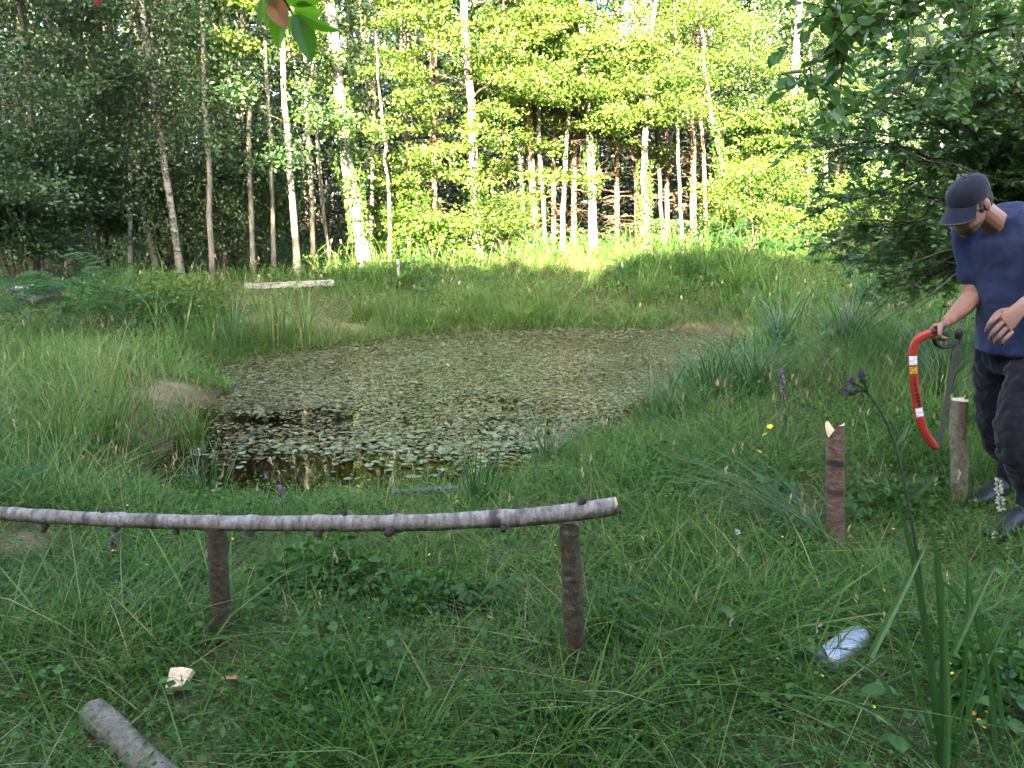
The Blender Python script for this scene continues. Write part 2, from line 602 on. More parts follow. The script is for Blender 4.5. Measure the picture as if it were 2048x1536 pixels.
# bare sandy spots, in the world, found by their place on the bank
SAND = [(on_ground(365, 785)[:2], .5), (on_ground(315, 800)[:2], .36), (on_ground(1440, 672)[:2], .7), (on_ground(1380, 660)[:2], .4), (on_ground(1500, 668)[:2], .45),
        (on_ground(1775, 712)[:2], .3), (on_ground(560, 640)[:2], .6), (on_ground(640, 650)[:2], .35), (on_ground(700, 660)[:2], .4),
        (on_ground(40, 1085)[:2], .22), (on_ground(2000, 1060)[:2], .22)]


def sandy(x, y):
    s = np.zeros(np.shape(x))
    for (c, r) in SAND:
        q = np.hypot((x - c[0]), (y - c[1])) / r + .35 * vnoise(x, y, 5, 4.0)
        s = np.maximum(s, 1 - sstep(.35, .95, q + .3 * vnoise(x, y, 6, 11.0)))
    return s


def axis_pts(lo, hi, flo, fhi, step, grow=1.18):
    a = list(np.arange(flo, fhi, step))
    s = step
    p = a[-1]
    while p < hi:
        s *= grow
        p += s
        a.append(p)
    s, p = step, a[0]
    b = []
    while p > lo:
        s *= grow
        p -= s
        b.append(p)
    return np.array(b[::-1] + a)


gx = axis_pts(-90, 90, -9, 9, .12)
gy = axis_pts(-60, 120, 1, 19, .12)
X, Y = np.meshgrid(gx, gy)
Z = ground(X, Y)
nx, ny = len(gx), len(gy)
V = np.stack([X, Y, Z], -1).reshape(-1, 3)
ii = (np.arange(ny - 1)[:, None] * nx + np.arange(nx - 1)[None, :]).ravel()
Fg = np.stack([ii, ii + 1, ii + nx + 1, ii + nx], -1)
SD = pond_sd(X, Y)
sand_a = np.maximum(sandy(X.ravel(), Y.ravel()), (1 - sstep(.0, .35, np.abs(SD + .05))) * .22)
silt_a = np.maximum(sstep(.0, .35, -SD), .75 * (1 - sstep(.0, .3, np.abs(SD))))
sand_a = sand_a * (.55 + .45 * vnoise(X.ravel(), Y.ravel(), 71, 6.0))
litter_a = sstep(13.5, 17, Y.ravel() + 0.28 * np.minimum(-X.ravel(), 9) * (X.ravel() < 0))

m, n, l = new_mat('ground_soil')
tc = n.new("ShaderNodeTexCoord")
nz = n.new("ShaderNodeTexNoise")
nz.inputs["Scale"].default_value = 9
nz.inputs["Detail"].default_value = 8
nz.inputs["Roughness"].default_value = .75
l.new(tc.outputs["Object"], nz.inputs["Vector"])
nz2 = n.new("ShaderNodeTexNoise")
nz2.inputs["Scale"].default_value = 70
nz2.inputs["Detail"].default_value = 6
l.new(tc.outputs["Object"], nz2.inputs["Vector"])
soil = ramp(n, [(.3, (.03, .034, .014)), (.5, (.06, .062, .026)), (.7, (.105, .092, .045))])
l.new(nz.outputs["Fac"], soil.inputs[0])
sandc = ramp(n, [(.3, (.11, .075, .042)), (.5, (.25, .185, .115)), (.75, (.4, .32, .22))])
l.new(nz2.outputs["Fac"], sandc.inputs[0])
silt = ramp(n, [(.3, (.018, .012, .006)), (.7, (.05, .035, .015))])
l.new(nz.outputs["Fac"], silt.inputs[0])
litt = ramp(n, [(.3, (.02, .016, .008)), (.6, (.06, .045, .022)), (.8, (.1, .075, .04))])
l.new(nz2.outputs["Fac"], litt.inputs[0])
cur = soil.outputs[0]
for an, src in (("litter", litt), ("sand", sandc), ("silt", silt)):
    at = n.new("ShaderNodeAttribute")
    at.attribute_name = an
    mx = n.new("ShaderNodeMix")
    mx.data_type = 'RGBA'
    l.new(at.outputs["Fac"], mx.inputs[0])
    l.new(cur, mx.inputs[6])
    l.new(src.outputs[0], mx.inputs[7])
    cur = mx.outputs[2]
p = n.new("ShaderNodeBsdfPrincipled")
p.inputs["Roughness"].default_value = .95
p.inputs["Specular IOR Level"].default_value = .1
l.new(cur, p.inputs["Base Color"])
b = n.new("ShaderNodeBump")
b.inputs["Strength"].default_value = .6
b.inputs["Distance"].default_value = .02
l.new(nz2.outputs["Fac"], b.inputs["Height"])
l.new(b.outputs[0], p.inputs["Normal"])
o = n.new("ShaderNodeOutputMaterial")
l.new(p.outputs[0], o.inputs[0])
M['soil'] = m
tag(build("ground", V, Fg, M['soil'], attrs={"sand": sand_a, "silt": silt_a, "litter": litter_a}, smooth=True),
    "grassy woodland ground with a pond hollow and sandy spots", kind="structure")

# water: clear brown, mirrors at a low angle
m, n, l = new_mat('pond_water')
tc = n.new("ShaderNodeTexCoord")
nz = n.new("ShaderNodeTexNoise")
nz.inputs["Scale"].default_value = 5
nz.inputs["Detail"].default_value = 2
l.new(tc.outputs["Object"], nz.inputs["Vector"])
b = n.new("ShaderNodeBump")
b.inputs["Strength"].default_value = .06
b.inputs["Distance"].default_value = .01
l.new(nz.outputs["Fac"], b.inputs["Height"])
gl = n.new("ShaderNodeBsdfGlossy")
gl.inputs["Roughness"].default_value = .03
l.new(b.outputs[0], gl.inputs["Normal"])
tr = n.new("ShaderNodeBsdfTransparent")
tr.inputs[0].default_value = (.62, .46, .27, 1)
fr = n.new("ShaderNodeFresnel")
fr.inputs[0].default_value = 1.33
l.new(b.outputs[0], fr.inputs["Normal"])
mx = n.new("ShaderNodeMixShader")
l.new(fr.outputs[0], mx.inputs[0])
l.new(tr.outputs[0], mx.inputs[1])
l.new(gl.outputs[0], mx.inputs[2])
o = n.new("ShaderNodeOutputMaterial")
l.new(mx.outputs[0], o.inputs[0])
M['water'] = m
cen = POND.mean(0)
wx = np.linspace(POND[:, 0].min() - .3, POND[:, 0].max() + .3, 30)
wy = np.linspace(POND[:, 1].min() - .3, POND[:, 1].max() + .3, 30)
WX, WY = np.meshgrid(wx, wy)
Vw = np.stack([WX, WY, np.full_like(WX, WZ)], -1).reshape(-1, 3)
iw = (np.arange(29)[:, None] * 30 + np.arange(29)[None, :]).ravel()
tag(build("pond_water", Vw, np.stack([iw, iw + 1, iw + 31, iw + 30], -1), M['water']), "dark still pond water under the floating leaves", kind="structure")

# ------------------------------------------------------------------ floating leaves on the pond
def pad_shape(k, notch=True):
    a = np.linspace(0.25, 2 * math.pi - 0.25, k - 1)
    r = 1 + .06 * np.sin(a * 3 + k)
    P = np.stack([np.cos(a) * r, np.sin(a) * r * .78, .06 * np.sin(a * 2)], -1)
    return np.concatenate([[[.25, 0, 0]], P])


def scatter_pads(N, smin, smax, seed, thresh, edge=.12):
    g = np.random.default_rng(seed)
    lo, hi = POND.min(0), POND.max(0)
    P = g.uniform(lo, hi, (N, 2))
    sd = pond_sd(P[:, 0], P[:, 1])
    near_open = sstep(5.85, 6.6, P[:, 1] + .25 * vnoise(P[:, 0], P[:, 1], 9, 1.1))
    dens = vnoise(P[:, 0] * .5, P[:, 1] * 1.2, 3, 1.3) * .6 + vnoise(P[:, 0] * .6, P[:, 1] * 1.3, 4, 4.5) * .5 + .42
    dens = dens + .5 * sstep(7.0, 9.0, P[:, 1]) - .5 * (1 - sstep(7.0, 8.4, P[:, 1])) * (P[:, 0] < -1.4)
    keep = (sd < -edge) & (g.uniform(0, 1, N) < near_open + .05) & (dens > thresh + .3 * g.normal(0, 1, N))
    return P[keep], g.uniform(smin, smax, keep.sum()), g


shapes = [pad_shape(7), pad_shape(7)[:, [0, 1, 2]] * np.array([1.15, .85, 1]), pad_shape(7) * np.array([.95, 1.15, 1])]


def pads_mesh(P, S, g, lift, tilt):
    N = len(P)
    sh = np.stack(shapes)[g.integers(0, 3, N)]
    a = g.uniform(0, 2 * math.pi, N)
    ca, sa = np.cos(a)[:, None], np.sin(a)[:, None]
    x = sh[:, :, 0] * S[:, None]
    y = sh[:, :, 1] * S[:, None]
    V = np.stack([x * ca - y * sa, x * sa + y * ca, sh[:, :, 2] * S[:, None]], -1)
    tx, ty = g.normal(0, tilt, (N, 1)), g.normal(0, tilt, (N, 1))
    V[:, :, 2] += V[:, :, 0] * tx + V[:, :, 1] * ty + lift
    V[:, :, 0] += P[:, :1]
    V[:, :, 1] += P[:, 1:]
    V[:, :, 2] += WZ + g.uniform(.004, .014, (N, 1))
    V[:, :, 2] = np.maximum(V[:, :, 2], WZ + .002)
    return V


Pp, Sp, gp = scatter_pads(16000, .016, .036, 21, .36)
k = Pp[:, 1] < 8.6
Pp, Sp = Pp[k], Sp[k]
order = np.argsort(Pp[:, 1] - Sp * 4)
Pp, Sp = Pp[order], Sp[order]
n_single = 300
Vp = pads_mesh(Pp[n_single:], Sp[n_single:], gp, 0, .14)
Np = len(Vp)
rn = np.clip(gp.uniform(0, .75, Np) + .28 * (1 - sstep(7.2, 9.5, Pp[n_single:, 1])), 0, 1)
mb = MB()
mb.add(Vp, np.arange(Np * 7).reshape(Np, 7), np.repeat(rn, 7))
Pf, Sf, gf = scatter_pads(130000, .009, .02, 27, .12)
k = gf.uniform(0, 1, len(Pf)) < .35 + .65 * sstep(6.6, 8.4, Pf[:, 1])
Pf, Sf = Pf[k], Sf[k] * np.exp(gf.normal(0, .35, k.sum()))
az = gf.uniform(0, 6.28, len(Pf))
pos = np.stack([Pf[:, 0], Pf[:, 1], np.full(len(Pf), WZ + .004) + gf.uniform(0, .012, len(Pf))], -1)
Vq, Fq = leafs(pos, np.stack([np.cos(az), np.sin(az), gf.normal(.02, .05, len(Pf))], -1), np.c_[gf.normal(0, .06, (len(Pf), 2)), np.ones(len(Pf))], Sf * 2.3, Sf * 1.6, .03)
mb.add(Vq, Fq, np.repeat(np.clip(gf.beta(2, 2, len(Pf)) + .25 * vnoise(Pf[:, 0], Pf[:, 1], 28, 1.4), 0, 1), 4))
tag(mb.build("lily_pads", M['pad']), "dense mat of small olive-brown floating leaves covering the pond", "pondweed", kind="stuff")
pad_me = []
for k, sh in enumerate(shapes):
    o = build("lily_pad", sh, np.arange(7)[None, :], M['pad_near'], attrs={"rnd": np.full(7, .2 + .35 * k)})
    pad_me.append(o)
for i in range(n_single):
    o = pad_me[i] if i < 3 else link_copy(pad_me[i % 3])
    s = Sp[i] * 1.25
    o.location = (Pp[i, 0], Pp[i, 1], WZ + .006 + .01 * random.random())
    o.rotation_euler = (random.gauss(0, .06), random.gauss(0, .06), random.uniform(0, 6.28))
    o.scale = (s, s, s)
    tag(o, "grey-green lily pad afloat at the open near edge of the pond", "lily pad", "lily pads along the near edge of the mat")
# brownish weed just breaking the surface between the pads and along the far shore
Pw, Sw, gw = scatter_pads(26000, .008, .022, 33, .0, .03)
g2 = np.random.default_rng(5)
extra = g2.uniform(POND.min(0), POND.max(0), (16000, 2))
sdx = pond_sd(extra[:, 0], extra[:, 1])
extra = extra[(sdx < -.02) & (sdx > -1.1 - .4 * vnoise(extra[:, 0], extra[:, 1], 8, 1.)) & (extra[:, 1] > 9.0)]
Pw = np.concatenate([Pw, extra])
Sw = np.concatenate([Sw, g2.uniform(.01, .03, len(extra))])
az = g2.uniform(0, 6.28, len(Pw))
pos = np.stack([Pw[:, 0], Pw[:, 1], np.full(len(Pw), WZ + .005)], -1)
Vq, Fq = leafs(pos, np.stack([np.cos(az), np.sin(az), g2.uniform(0, .35, len(Pw))], -1), np.tile([0, 0, 1.], (len(Pw), 1)), Sw * 3, Sw * 1.6)
tag(build("pondweed", Vq, Fq, M['weed'], attrs={"rnd": np.repeat(g2.uniform(0, 1, len(Pw)), 4)}),
    "fine brown and green weed breaking the pond surface", "pondweed", kind="stuff")

# ------------------------------------------------------------------ grass
BARE = [(on_ground(x, y)[:2], r) for x, y, r in [(1650, 1345, .05), (1668, 1332, .05), (1690, 1315, .05), (1710, 1300, .05), (1730, 1285, .04), (363, 1393, .075), (363, 1410, .05), (470, 1392, .04), (220, 1470, .06), (255, 1500, .06), (290, 1530, .06), (190, 1450, .04), (448, 1300, .08), (448, 1330, .07), (1153, 1355, .08), (1150, 1385, .07), (1671, 1100, .07)]]


def bare(x, y):
    b = np.zeros(np.shape(x))
    for c, r in BARE:
        b = np.maximum(b, (np.hypot(x - c[0], y - c[1]) < r) * 1.0)
    return b


def keep_land(P, edge=.05, sand=True):
    sd = pond_sd(P[:, 0], P[:, 1])
    k = sd > edge
    if sand:
        k &= rng.uniform(0, 1, len(P)) > sandy(P[:, 0], P[:, 1]) * .75 + bare(P[:, 0], P[:, 1])
    return P[k], sd[k]


def fan(N, y0, y1, half=.66, pad=.5, power=1.0):
    """points over the ground from y0 to y1, as wide as the view and a bit more"""
    u = rng.uniform(0, 1, N) ** power
    y = y0 + (y1 - y0) * u
    x = rng.uniform(-1, 1, N) * (half * y + pad)
    return np.stack([x, y], -1)


def rooted(P, dz=-.01):
    return np.stack([P[:, 0], P[:, 1], ground(P[:, 0], P[:, 1]) + dz], -1)


# near lawn, trampled, blades lying every way
P = fan(96000, 1.35, 6.3, .72, .8, .9)
P, sd = keep_land(P, .02)
tramp = sstep(-.1, .5, vnoise(P[:, 0], P[:, 1], 12, .9) + .5 * (1 - sstep(2.2, 3.2, P[:, 1])))
tall = sstep(.0, .75, vnoise(P[:, 0], P[:, 1], 13, 1.5) + .5 * vnoise(P[:, 0], P[:, 1], 14, 4.0) + .25 * (P[:, 0] > 0))
thin = rng.uniform(0, 1, len(P)) < .45 + .55 * sstep(-.5, .3, vnoise(P[:, 0], P[:, 1], 17, 7.0))
P, sd, tramp, tall = P[thin], sd[thin], tramp[thin], tall[thin]
h = rng.gamma(5, .2, len(P)) * (.085 - .02 * tramp + .115 * tall)
az = rng.uniform(0, 6.28, len(P)) + 1.5 * vnoise(P[:, 0], P[:, 1], 20, 3.0)
lean = rng.gamma(2, .3, len(P)) * (1 + .9 * tramp)
curl = rng.uniform(.1, 1.0, len(P))
rt, wdn = rooted(P), rng.uniform(.003, .008, len(P)) * (1 + .6 * (rng.uniform(0, 1, len(P)) < .15))
rn = np.clip(rng.beta(1.4, 1.9, len(P)) + .12 * vnoise(P[:, 0], P[:, 1], 29, 2.2) + .4 * (rng.uniform(0, 1, len(P)) < .035 + .05 * tramp), 0, 1)
mb = MB()
for sel, sg in ((h > .1, 3), (h <= .1, 2)):
    Vb, Fb = blades(rt[sel], h[sel], wdn[sel], az[sel], lean[sel], curl[sel], sg)
    mb.add(Vb, Fb, np.repeat(rn[sel], 2 * (sg + 1)))
tag(mb.build("meadow_grass", M['grass'], smooth=True), "short trampled green grass in the foreground clearing", "grass", kind="stuff")

# low clover-like leaves between the blades
P = fan(72000, 1.35, 6.0, .72, .8, .85)
P, sd = keep_land(P, .1)
k = rng.uniform(0, 1, len(P)) < .35 + .65 * sstep(-.2, .45, vnoise(P[:, 0], P[:, 1], 15, 1.6))
P = P[k]
pos = rooted(P, 0)
pos[:, 2] += rng.gamma(2, .034, len(P))
Ls = rng.uniform(.009, .022, len(P)) * (1 + .9 * (rng.uniform(0, 1, len(P)) < .12))
Vc, Fc = leafs(pos, rand_dirs(len(P), 0, .35), rand_dirs(len(P), 1.3), Ls, Ls * rng.uniform(.5, .9, len(P)))
tag(build("clover_cover", Vc, Fc, M['herb'], attrs={"rnd": np.repeat(rng.beta(2, 2, len(P)), 4)}), "low small-leaved ground cover among the short grass", "ground cover", kind="stuff")

# straw and dead blades lying in the lawn
P = fan(1500, 1.4, 5.5, .72, .6)
P, sd = keep_land(P, .2, False)
k = vnoise(P[:, 0], P[:, 1], 16, 1.2) > -.1
P = P[k]
Vs, Fs = blades(rooted(P, .015), rng.uniform(.05, .13, len(P)), rng.uniform(.002, .004, len(P)), rng.uniform(0, 6.28, len(P)), rng.uniform(1.2, 2.2, len(P)), .35, 3)
tag(build("dry_straw", Vs, Fs, M['straw'], attrs={"rnd": np.repeat(rng.uniform(0, 1, len(P)), 8)}), "pale dry grass stalks lying in the trampled lawn", "straw", kind="stuff")

# longer grass round the pond and up the far bank
P = fan(112000, 4.4, 21, .68, 1.2, .8)
P, sd = keep_land(P, .0)
wood = P[:, 1] + .28 * np.clip(-P[:, 0], 0, 9)
k = (rng.uniform(0, 1, len(P)) < 1 - .93 * sstep(15.2, 17.5, wood)) & ~((P[:, 1] < 6.3) & (P[:, 0] > 1.6) & (rng.uniform(0, 1, len(P)) < .6))
k &= (np.abs(P[:, 0]) < 14)
k &= ~((P[:, 1] < 5.9) & (P[:, 0] > -2.4) & (P[:, 0] < 1.0) & (rng.uniform(0, 1, len(P)) < .82))
P, sd = P[k], sd[k]
tuft = sstep(-.2, .7, vnoise(P[:, 0], P[:, 1], 18, .9) + .8 * vnoise(P[:, 0], P[:, 1], 19, 2.6)) ** 1.3
leftb = sstep(-1.0, -2.6, P[:, 0]) * (1 - sstep(11, 13, P[:, 1]))
h = rng.gamma(7, 1 / 7, len(P)) * (.12 + .36 * tuft + .2 * leftb + .1 * sstep(12, 16, P[:, 1])) * (.35 + .65 * sstep(0, .5, sd))
h *= 1 - .6 * (1 - sstep(4.8, 6.6, P[:, 1])) * (P[:, 0] > -2.2) * (P[:, 0] < 1.4)
h *= 1 - .65 * ((P[:, 0] > -4.9) & (P[:, 0] < -2.3) & (P[:, 1] > 11.6) & (P[:, 1] < 14.2))
h *= 1 - .6 * ((P[:, 0] < -4.2) & (P[:, 1] > 9.0) & (P[:, 1] < 13.0))
wd = rng.uniform(.6, 1.5, len(P)) * (.0035 + .00055 * P[:, 1])
patch = vnoise(P[:, 0], P[:, 1], 25, 1.7)
rn = np.clip(rng.beta(2, 2.5, len(P)) * .8 + .14 * patch + .22 * leftb - .06 * (P[:, 0] > 1) + .3 * (rng.uniform(0, 1, len(P)) < .09), 0, 1)
lean, curl, az = rng.gamma(2, .18, len(P)), rng.uniform(.1, .9, len(P)), rng.uniform(0, 6.28, len(P))
rt = rooted(P)
mb = MB()
for sel, sg in ((P[:, 1] < 9.5, 3), (P[:, 1] >= 9.5, 2)):
    Vb, Fb = blades(rt[sel], h[sel], wd[sel], az[sel], lean[sel], curl[sel], sg)
    mb.add(Vb, Fb, np.repeat(rn[sel], 2 * (sg + 1)))
Pf_ = fan(60000, 8.5, 13.8, .5, .6)
sdf = pond_sd(Pf_[:, 0], Pf_[:, 1])
kf = (sdf > -.12) & (sdf < .55) & (rng.uniform(0, 1, len(Pf_)) > .92 * sandy(Pf_[:, 0], Pf_[:, 1]))
Pf_ = Pf_[kf]
nf = len(Pf_)
rtf = rooted(Pf_)
rtf[:, 2] = np.maximum(rtf[:, 2], WZ - .03)
Vb, Fb = blades(rtf, rng.gamma(4, .06, nf) * (.5 + sstep(-.3, .5, vnoise(Pf_[:, 0], Pf_[:, 1], 37, 2.0))), rng.uniform(.006, .013, nf), rng.uniform(0, 6.28, nf), rng.gamma(2, .3, nf), rng.uniform(.2, 1, nf), 2)
mb.add(Vb, Fb, np.repeat(np.clip(rng.beta(1.6, 2, nf) + .2 * vnoise(Pf_[:, 0], Pf_[:, 1], 38, 1.8), 0, 1), 6))
tag(mb.build("bank_grass", M['bank'], smooth=True), "long yellow-green grass on the pond banks", "grass", kind="stuff")

# leafy weeds mixed into the banks
P = fan(60000, 5.0, 19.5, .68, 1.0, .8)
P, sd = keep_land(P, .35)
k = rng.uniform(0, 1, len(P)) < .1 + .9 * sstep(.0, .5, vnoise(P[:, 0], P[:, 1], 22, .9) + .35 * (P[:, 1] > 12))
P, sd = P[k], sd[k]
pos = rooted(P, 0)
pos[:, 2] += rng.uniform(.02, 1, len(P)) ** .7 * (.12 + .3 * sstep(0, .7, vnoise(P[:, 0], P[:, 1], 23, 1.5) + .3))
Ls = rng.uniform(.018, .04, len(P)) * (1 + .05 * P[:, 1])
Vc, Fc = leafs(pos, rand_dirs(len(P), 0.1, .5), rand_dirs(len(P), 1.1), Ls, Ls * rng.uniform(.4, .7, len(P)))
tag(build("bank_weeds", Vc, Fc, M['herb'], attrs={"rnd": np.repeat(rng.beta(2, 1.6, len(P)), 4)}), "mixed leafy weeds growing through the bank grass", "weeds", kind="stuff")

# tan seed heads standing above the grass
def seed_heads(P, H):
    mb = MB()
    r = rooted(P)
    az = rng.uniform(0, 6.28, len(P))
    lean = rng.uniform(0, .3, len(P))
    N = len(P)
    Vs, Fs = blades(r, H, np.full(N, .0028) + .00025 * P[:, 1], az, lean, np.full(N, .15), 3)
    mb.add(Vs, Fs, np.repeat(rng.uniform(0, .5, N), 8))
    d = np.stack([np.cos(az), np.sin(az), np.zeros(N)], -1)
    tip = r + H[:, None] * (d * (lean + .15)[:, None] + np.array([0, 0, .9]))
    for k in range(4):
        q = tip - np.array([0, 0, 1.]) * (k * .011)
        Vl, Fl = leafs(q, nrm(d * .5 + np.array([0, 0, 1.]) + rng.normal(0, .25, (N, 3))), rand_dirs(N), .016 + .003 * P[:, 1], .004 + .0017 * P[:, 1])
        mb.add(Vl, Fl, np.repeat(rng.uniform(.3, 1, N), 4))
    return mb


P = np.concatenate([fan(130, 2.3, 5.5, .68, .3), fan(650, 5, 17, .66, .5)])
P, sd = keep_land(P, .1)
seed_heads(P, rng.uniform(.18, .42, len(P)) * (1 + .03 * P[:, 1])).build("grass_seed_heads", M['straw'])
tag(bpy.data.objects["grass_seed_heads"], "pale tan grass seed heads scattered over lawn and banks", "seed heads", kind="stuff")

# ------------------------------------------------------------------ trees
def smooth_path(pts, n):
    pts = np.asarray(pts, float)
    s = np.concatenate([[0], np.cumsum(np.linalg.norm(np.diff(pts, axis=0), axis=1))])
    t = np.linspace(0, s[-1], n)
    out = np.stack([np.interp(t, s, pts[:, k]) for k in range(3)], -1)
    for _ in range(2):
        out[1:-1] = out[1:-1] * .5 + (out[:-2] + out[2:]) * .25
    return out


def branch_path(p0, az, elev, L, droop, n=6, wob=.05):
    d = np.array([math.cos(az) * math.cos(elev), math.sin(az) * math.cos(elev), math.sin(elev)])
    t = np.linspace(0, 1, n)[:, None]
    w = rng.normal(0, wob * L, (n, 3)) * t
    return p0 + d * L * t - np.array([0, 0, 1.]) * droop * L * t ** 2 + w


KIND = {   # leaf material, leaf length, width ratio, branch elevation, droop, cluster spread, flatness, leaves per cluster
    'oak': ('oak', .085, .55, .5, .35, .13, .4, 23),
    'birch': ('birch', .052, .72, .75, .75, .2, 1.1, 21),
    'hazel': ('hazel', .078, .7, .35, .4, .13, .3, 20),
    'dark': ('shaded_oak', .085, .55, .4, .4, .18, .5, 19),
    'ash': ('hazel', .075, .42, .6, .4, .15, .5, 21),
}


def crown_mesh(mb, tw, path, rad, H0, kind, z0, z1, n_br, reach, rs, dens=1.0, side=None, shape=None):
    """limbs from the trunk, twigs on them, leaf clusters on the twigs"""
    mat, LL, wr, elev, droop, spread, flat, per = KIND[kind]
    C, D = [], []
    zs = path[:, 2] - H0
    for b in range(n_br):
        u = (b + rng.uniform(0, 1)) / n_br
        zh = z0 + (z1 - z0) * u
        i = int(np.clip(np.searchsorted(zs, zh), 1, len(path) - 1))
        f = (zh - zs[i - 1]) / max(zs[i] - zs[i - 1], 1e-6)
        p0 = path[i - 1] + (path[i] - path[i - 1]) * min(max(f, 0), 1)
        az = b * 2.4 + rng.normal(0, .5)
        if side is not None and rng.uniform() < .75:
            az = side + rng.normal(0, .7)
        prof = (1 - .75 * u ** 1.4) if shape is None else shape(u)
        L = reach * prof * rng.uniform(.6, 1.15)
        bp = branch_path(p0, az, elev * rng.uniform(.5, 1.3), L, droop * rng.uniform(.4, 1.3), 7, .04)
        r0 = min(rad[i] * .4, .007 + .009 * L)
        V, F = tube(bp, np.linspace(r0, .004, 7), 5, False)
        if b % 2:
            tw.add(V, F, rng.uniform(), 1)
        nt = max(3, int(L * 5.5))
        for k in range(nt):
            s = rng.uniform(.22, 1) ** .8
            q = bp[0] + 0
            ix = s * 6
            j = min(int(ix), 5)
            q = bp[j] + (bp[j + 1] - bp[j]) * (ix - j)
            ta = az + rng.choice([-1, 1]) * rng.uniform(.4, 1.3)
            tl = rng.uniform(.2, .55) * (.6 + .4 * L / reach)
            te = rng.uniform(-.25, .45) if kind != 'birch' else rng.uniform(-1.1, .2)
            d = np.array([math.cos(ta) * math.cos(te), math.sin(ta) * math.cos(te), math.sin(te)])
            if k % 2 == 0:
                V, F = tube(np.stack([q, q + d * tl * .5, q + d * tl]), [.005, .0035, .002], 3, False)
                tw.add(V, F, rng.uniform(), 1)
            for c in (.45, .8, 1.05):
                if rng.uniform() < .85:
                    C.append(q + d * tl * c)
                    D.append(d)
    C, D = np.array(C), np.array(D)
    rep = np.maximum(1, rng.poisson(per * dens * .96, len(C)))
    idx = np.repeat(np.arange(len(C)), rep)
    off = rng.normal(0, 1, (len(idx), 3)) * np.array([spread, spread, spread * flat])
    pos = C[idx] + off
    axis = nrm(D[idx] * .7 + rng.normal(0, .6, (len(idx), 3)) + np.array([0, 0, -.25 if kind == 'birch' else 0]))
    nor = rand_dirs(len(idx), .75)
    L = LL * rng.uniform(.65, 1.25, len(idx)) * rs
    V, F = leafs(pos, axis, nor, L, L * wr)
    cl = rng.normal(0, .16, len(C))[idx]
    mb.add(V, F, np.repeat(np.clip(rng.uniform(.15, .85, len(idx)) + cl, 0, 1), 4))


def make_tree(name, label, px, depth, w_px, H, kind, bark, z0, n_br, reach, group=None, dens=1.0, rs=1.0, ivy=None, side=None, shape=None, w_top=None, crown=True, base=None, no_branch_crown=None):
    """px: points up the trunk as seen in the photograph, lowest first; the trunk stands in the plane y = depth"""
    pts = [at_y(x, y, depth) for x, y in px]
    b = pts[0].copy()
    gz = G1(b[0], b[1])
    lean = (pts[1] - pts[0]) / max(pts[1][2] - pts[0][2], .1)
    foot = b + lean * (gz - .12 - b[2])
    path = [foot] + [p for p in pts if p[2] > gz + .1]
    top = path[-1]
    d = nrm(path[-1] - path[-2])
    while top[2] < gz + H:
        d = nrm(d * np.array([.7, .7, 1]) + np.array([rng.normal(0, .06), rng.normal(0, .06), .25]))
        top = top + d * .7
        path.append(top)
    path = smooth_path(path, 18)
    path[1:-1] += rng.normal(0, .012, (16, 3)) * np.array([1, 1, 0])
    r0 = w_px / FPX * depth * .5 * (.8 if 1040 < px[0][0] < 1480 else .92)
    t = np.linspace(0, 1, 18)
    rad = r0 * (1 - .86 * t ** 1.1) + .012
    rad[0] *= 1.35
    root = thing(name, label, "tree", tuple(foot), 0, group)
    tw = MB()
    V, F = tube(path, rad, 9)
    tw.add(V, F, .5)
    cm = MB()
    if crown:
        crown_mesh(cm, tw, path, rad, gz, kind, z0, min(H - .4, z0 + 7.0, 5.3 if 1040 < px[0][0] < 1300 else 99), n_br, reach, rs, dens, side, shape)
    tw.build("trunk", M[bark], root, foot, smooth=True, mats=[M[bark], M['limb']])
    if crown:
        cm.build("crown", M[KIND[kind][0]], root, foot)
    if ivy:
        za, zb, thick, nl = ivy
        zz = gz + za + (zb - za) * rng.uniform(0, 1, nl) ** .95
        c = np.stack([np.interp(zz, path[:, 2], path[:, k]) for k in range(3)], -1)
        rr = np.interp(zz, path[:, 2], rad)
        a = rng.uniform(0, 6.28, nl)
        ok = vnoise(a * 1.2, zz * 2.2, 33, 1.0) + .6 * vnoise(a * 3, zz * 6, 34, 1.0) > -.25
        a, zz, c, rr = a[ok], zz[ok], c[ok], rr[ok]
        nl = len(a)
        out = np.stack([np.cos(a), np.sin(a), np.zeros(nl)], -1)
        lump = .6 + .6 * (vnoise(a * 1.3, zz * 3.0, 31, 1.0) + .4)
        pos = c + out * (rr + thick * np.clip(lump, .15, 1.5) * rng.uniform(.5, 1.05, nl))[:, None]
        ax = nrm(np.array([0, 0, -1.]) + rng.normal(0, .45, (nl, 3)) + out * .3)
        V, F = leafs(pos, ax, nrm(out + rng.normal(0, .35, (nl, 3)) + np.array([0, 0, .35])), rng.uniform(.03, .08, nl), rng.uniform(.03, .075, nl))
        im = MB()
        im.add(V, F, np.repeat(rng.uniform(0, 1, nl), 4))
        im.build("ivy", M['ivy'], root, foot)
    return root


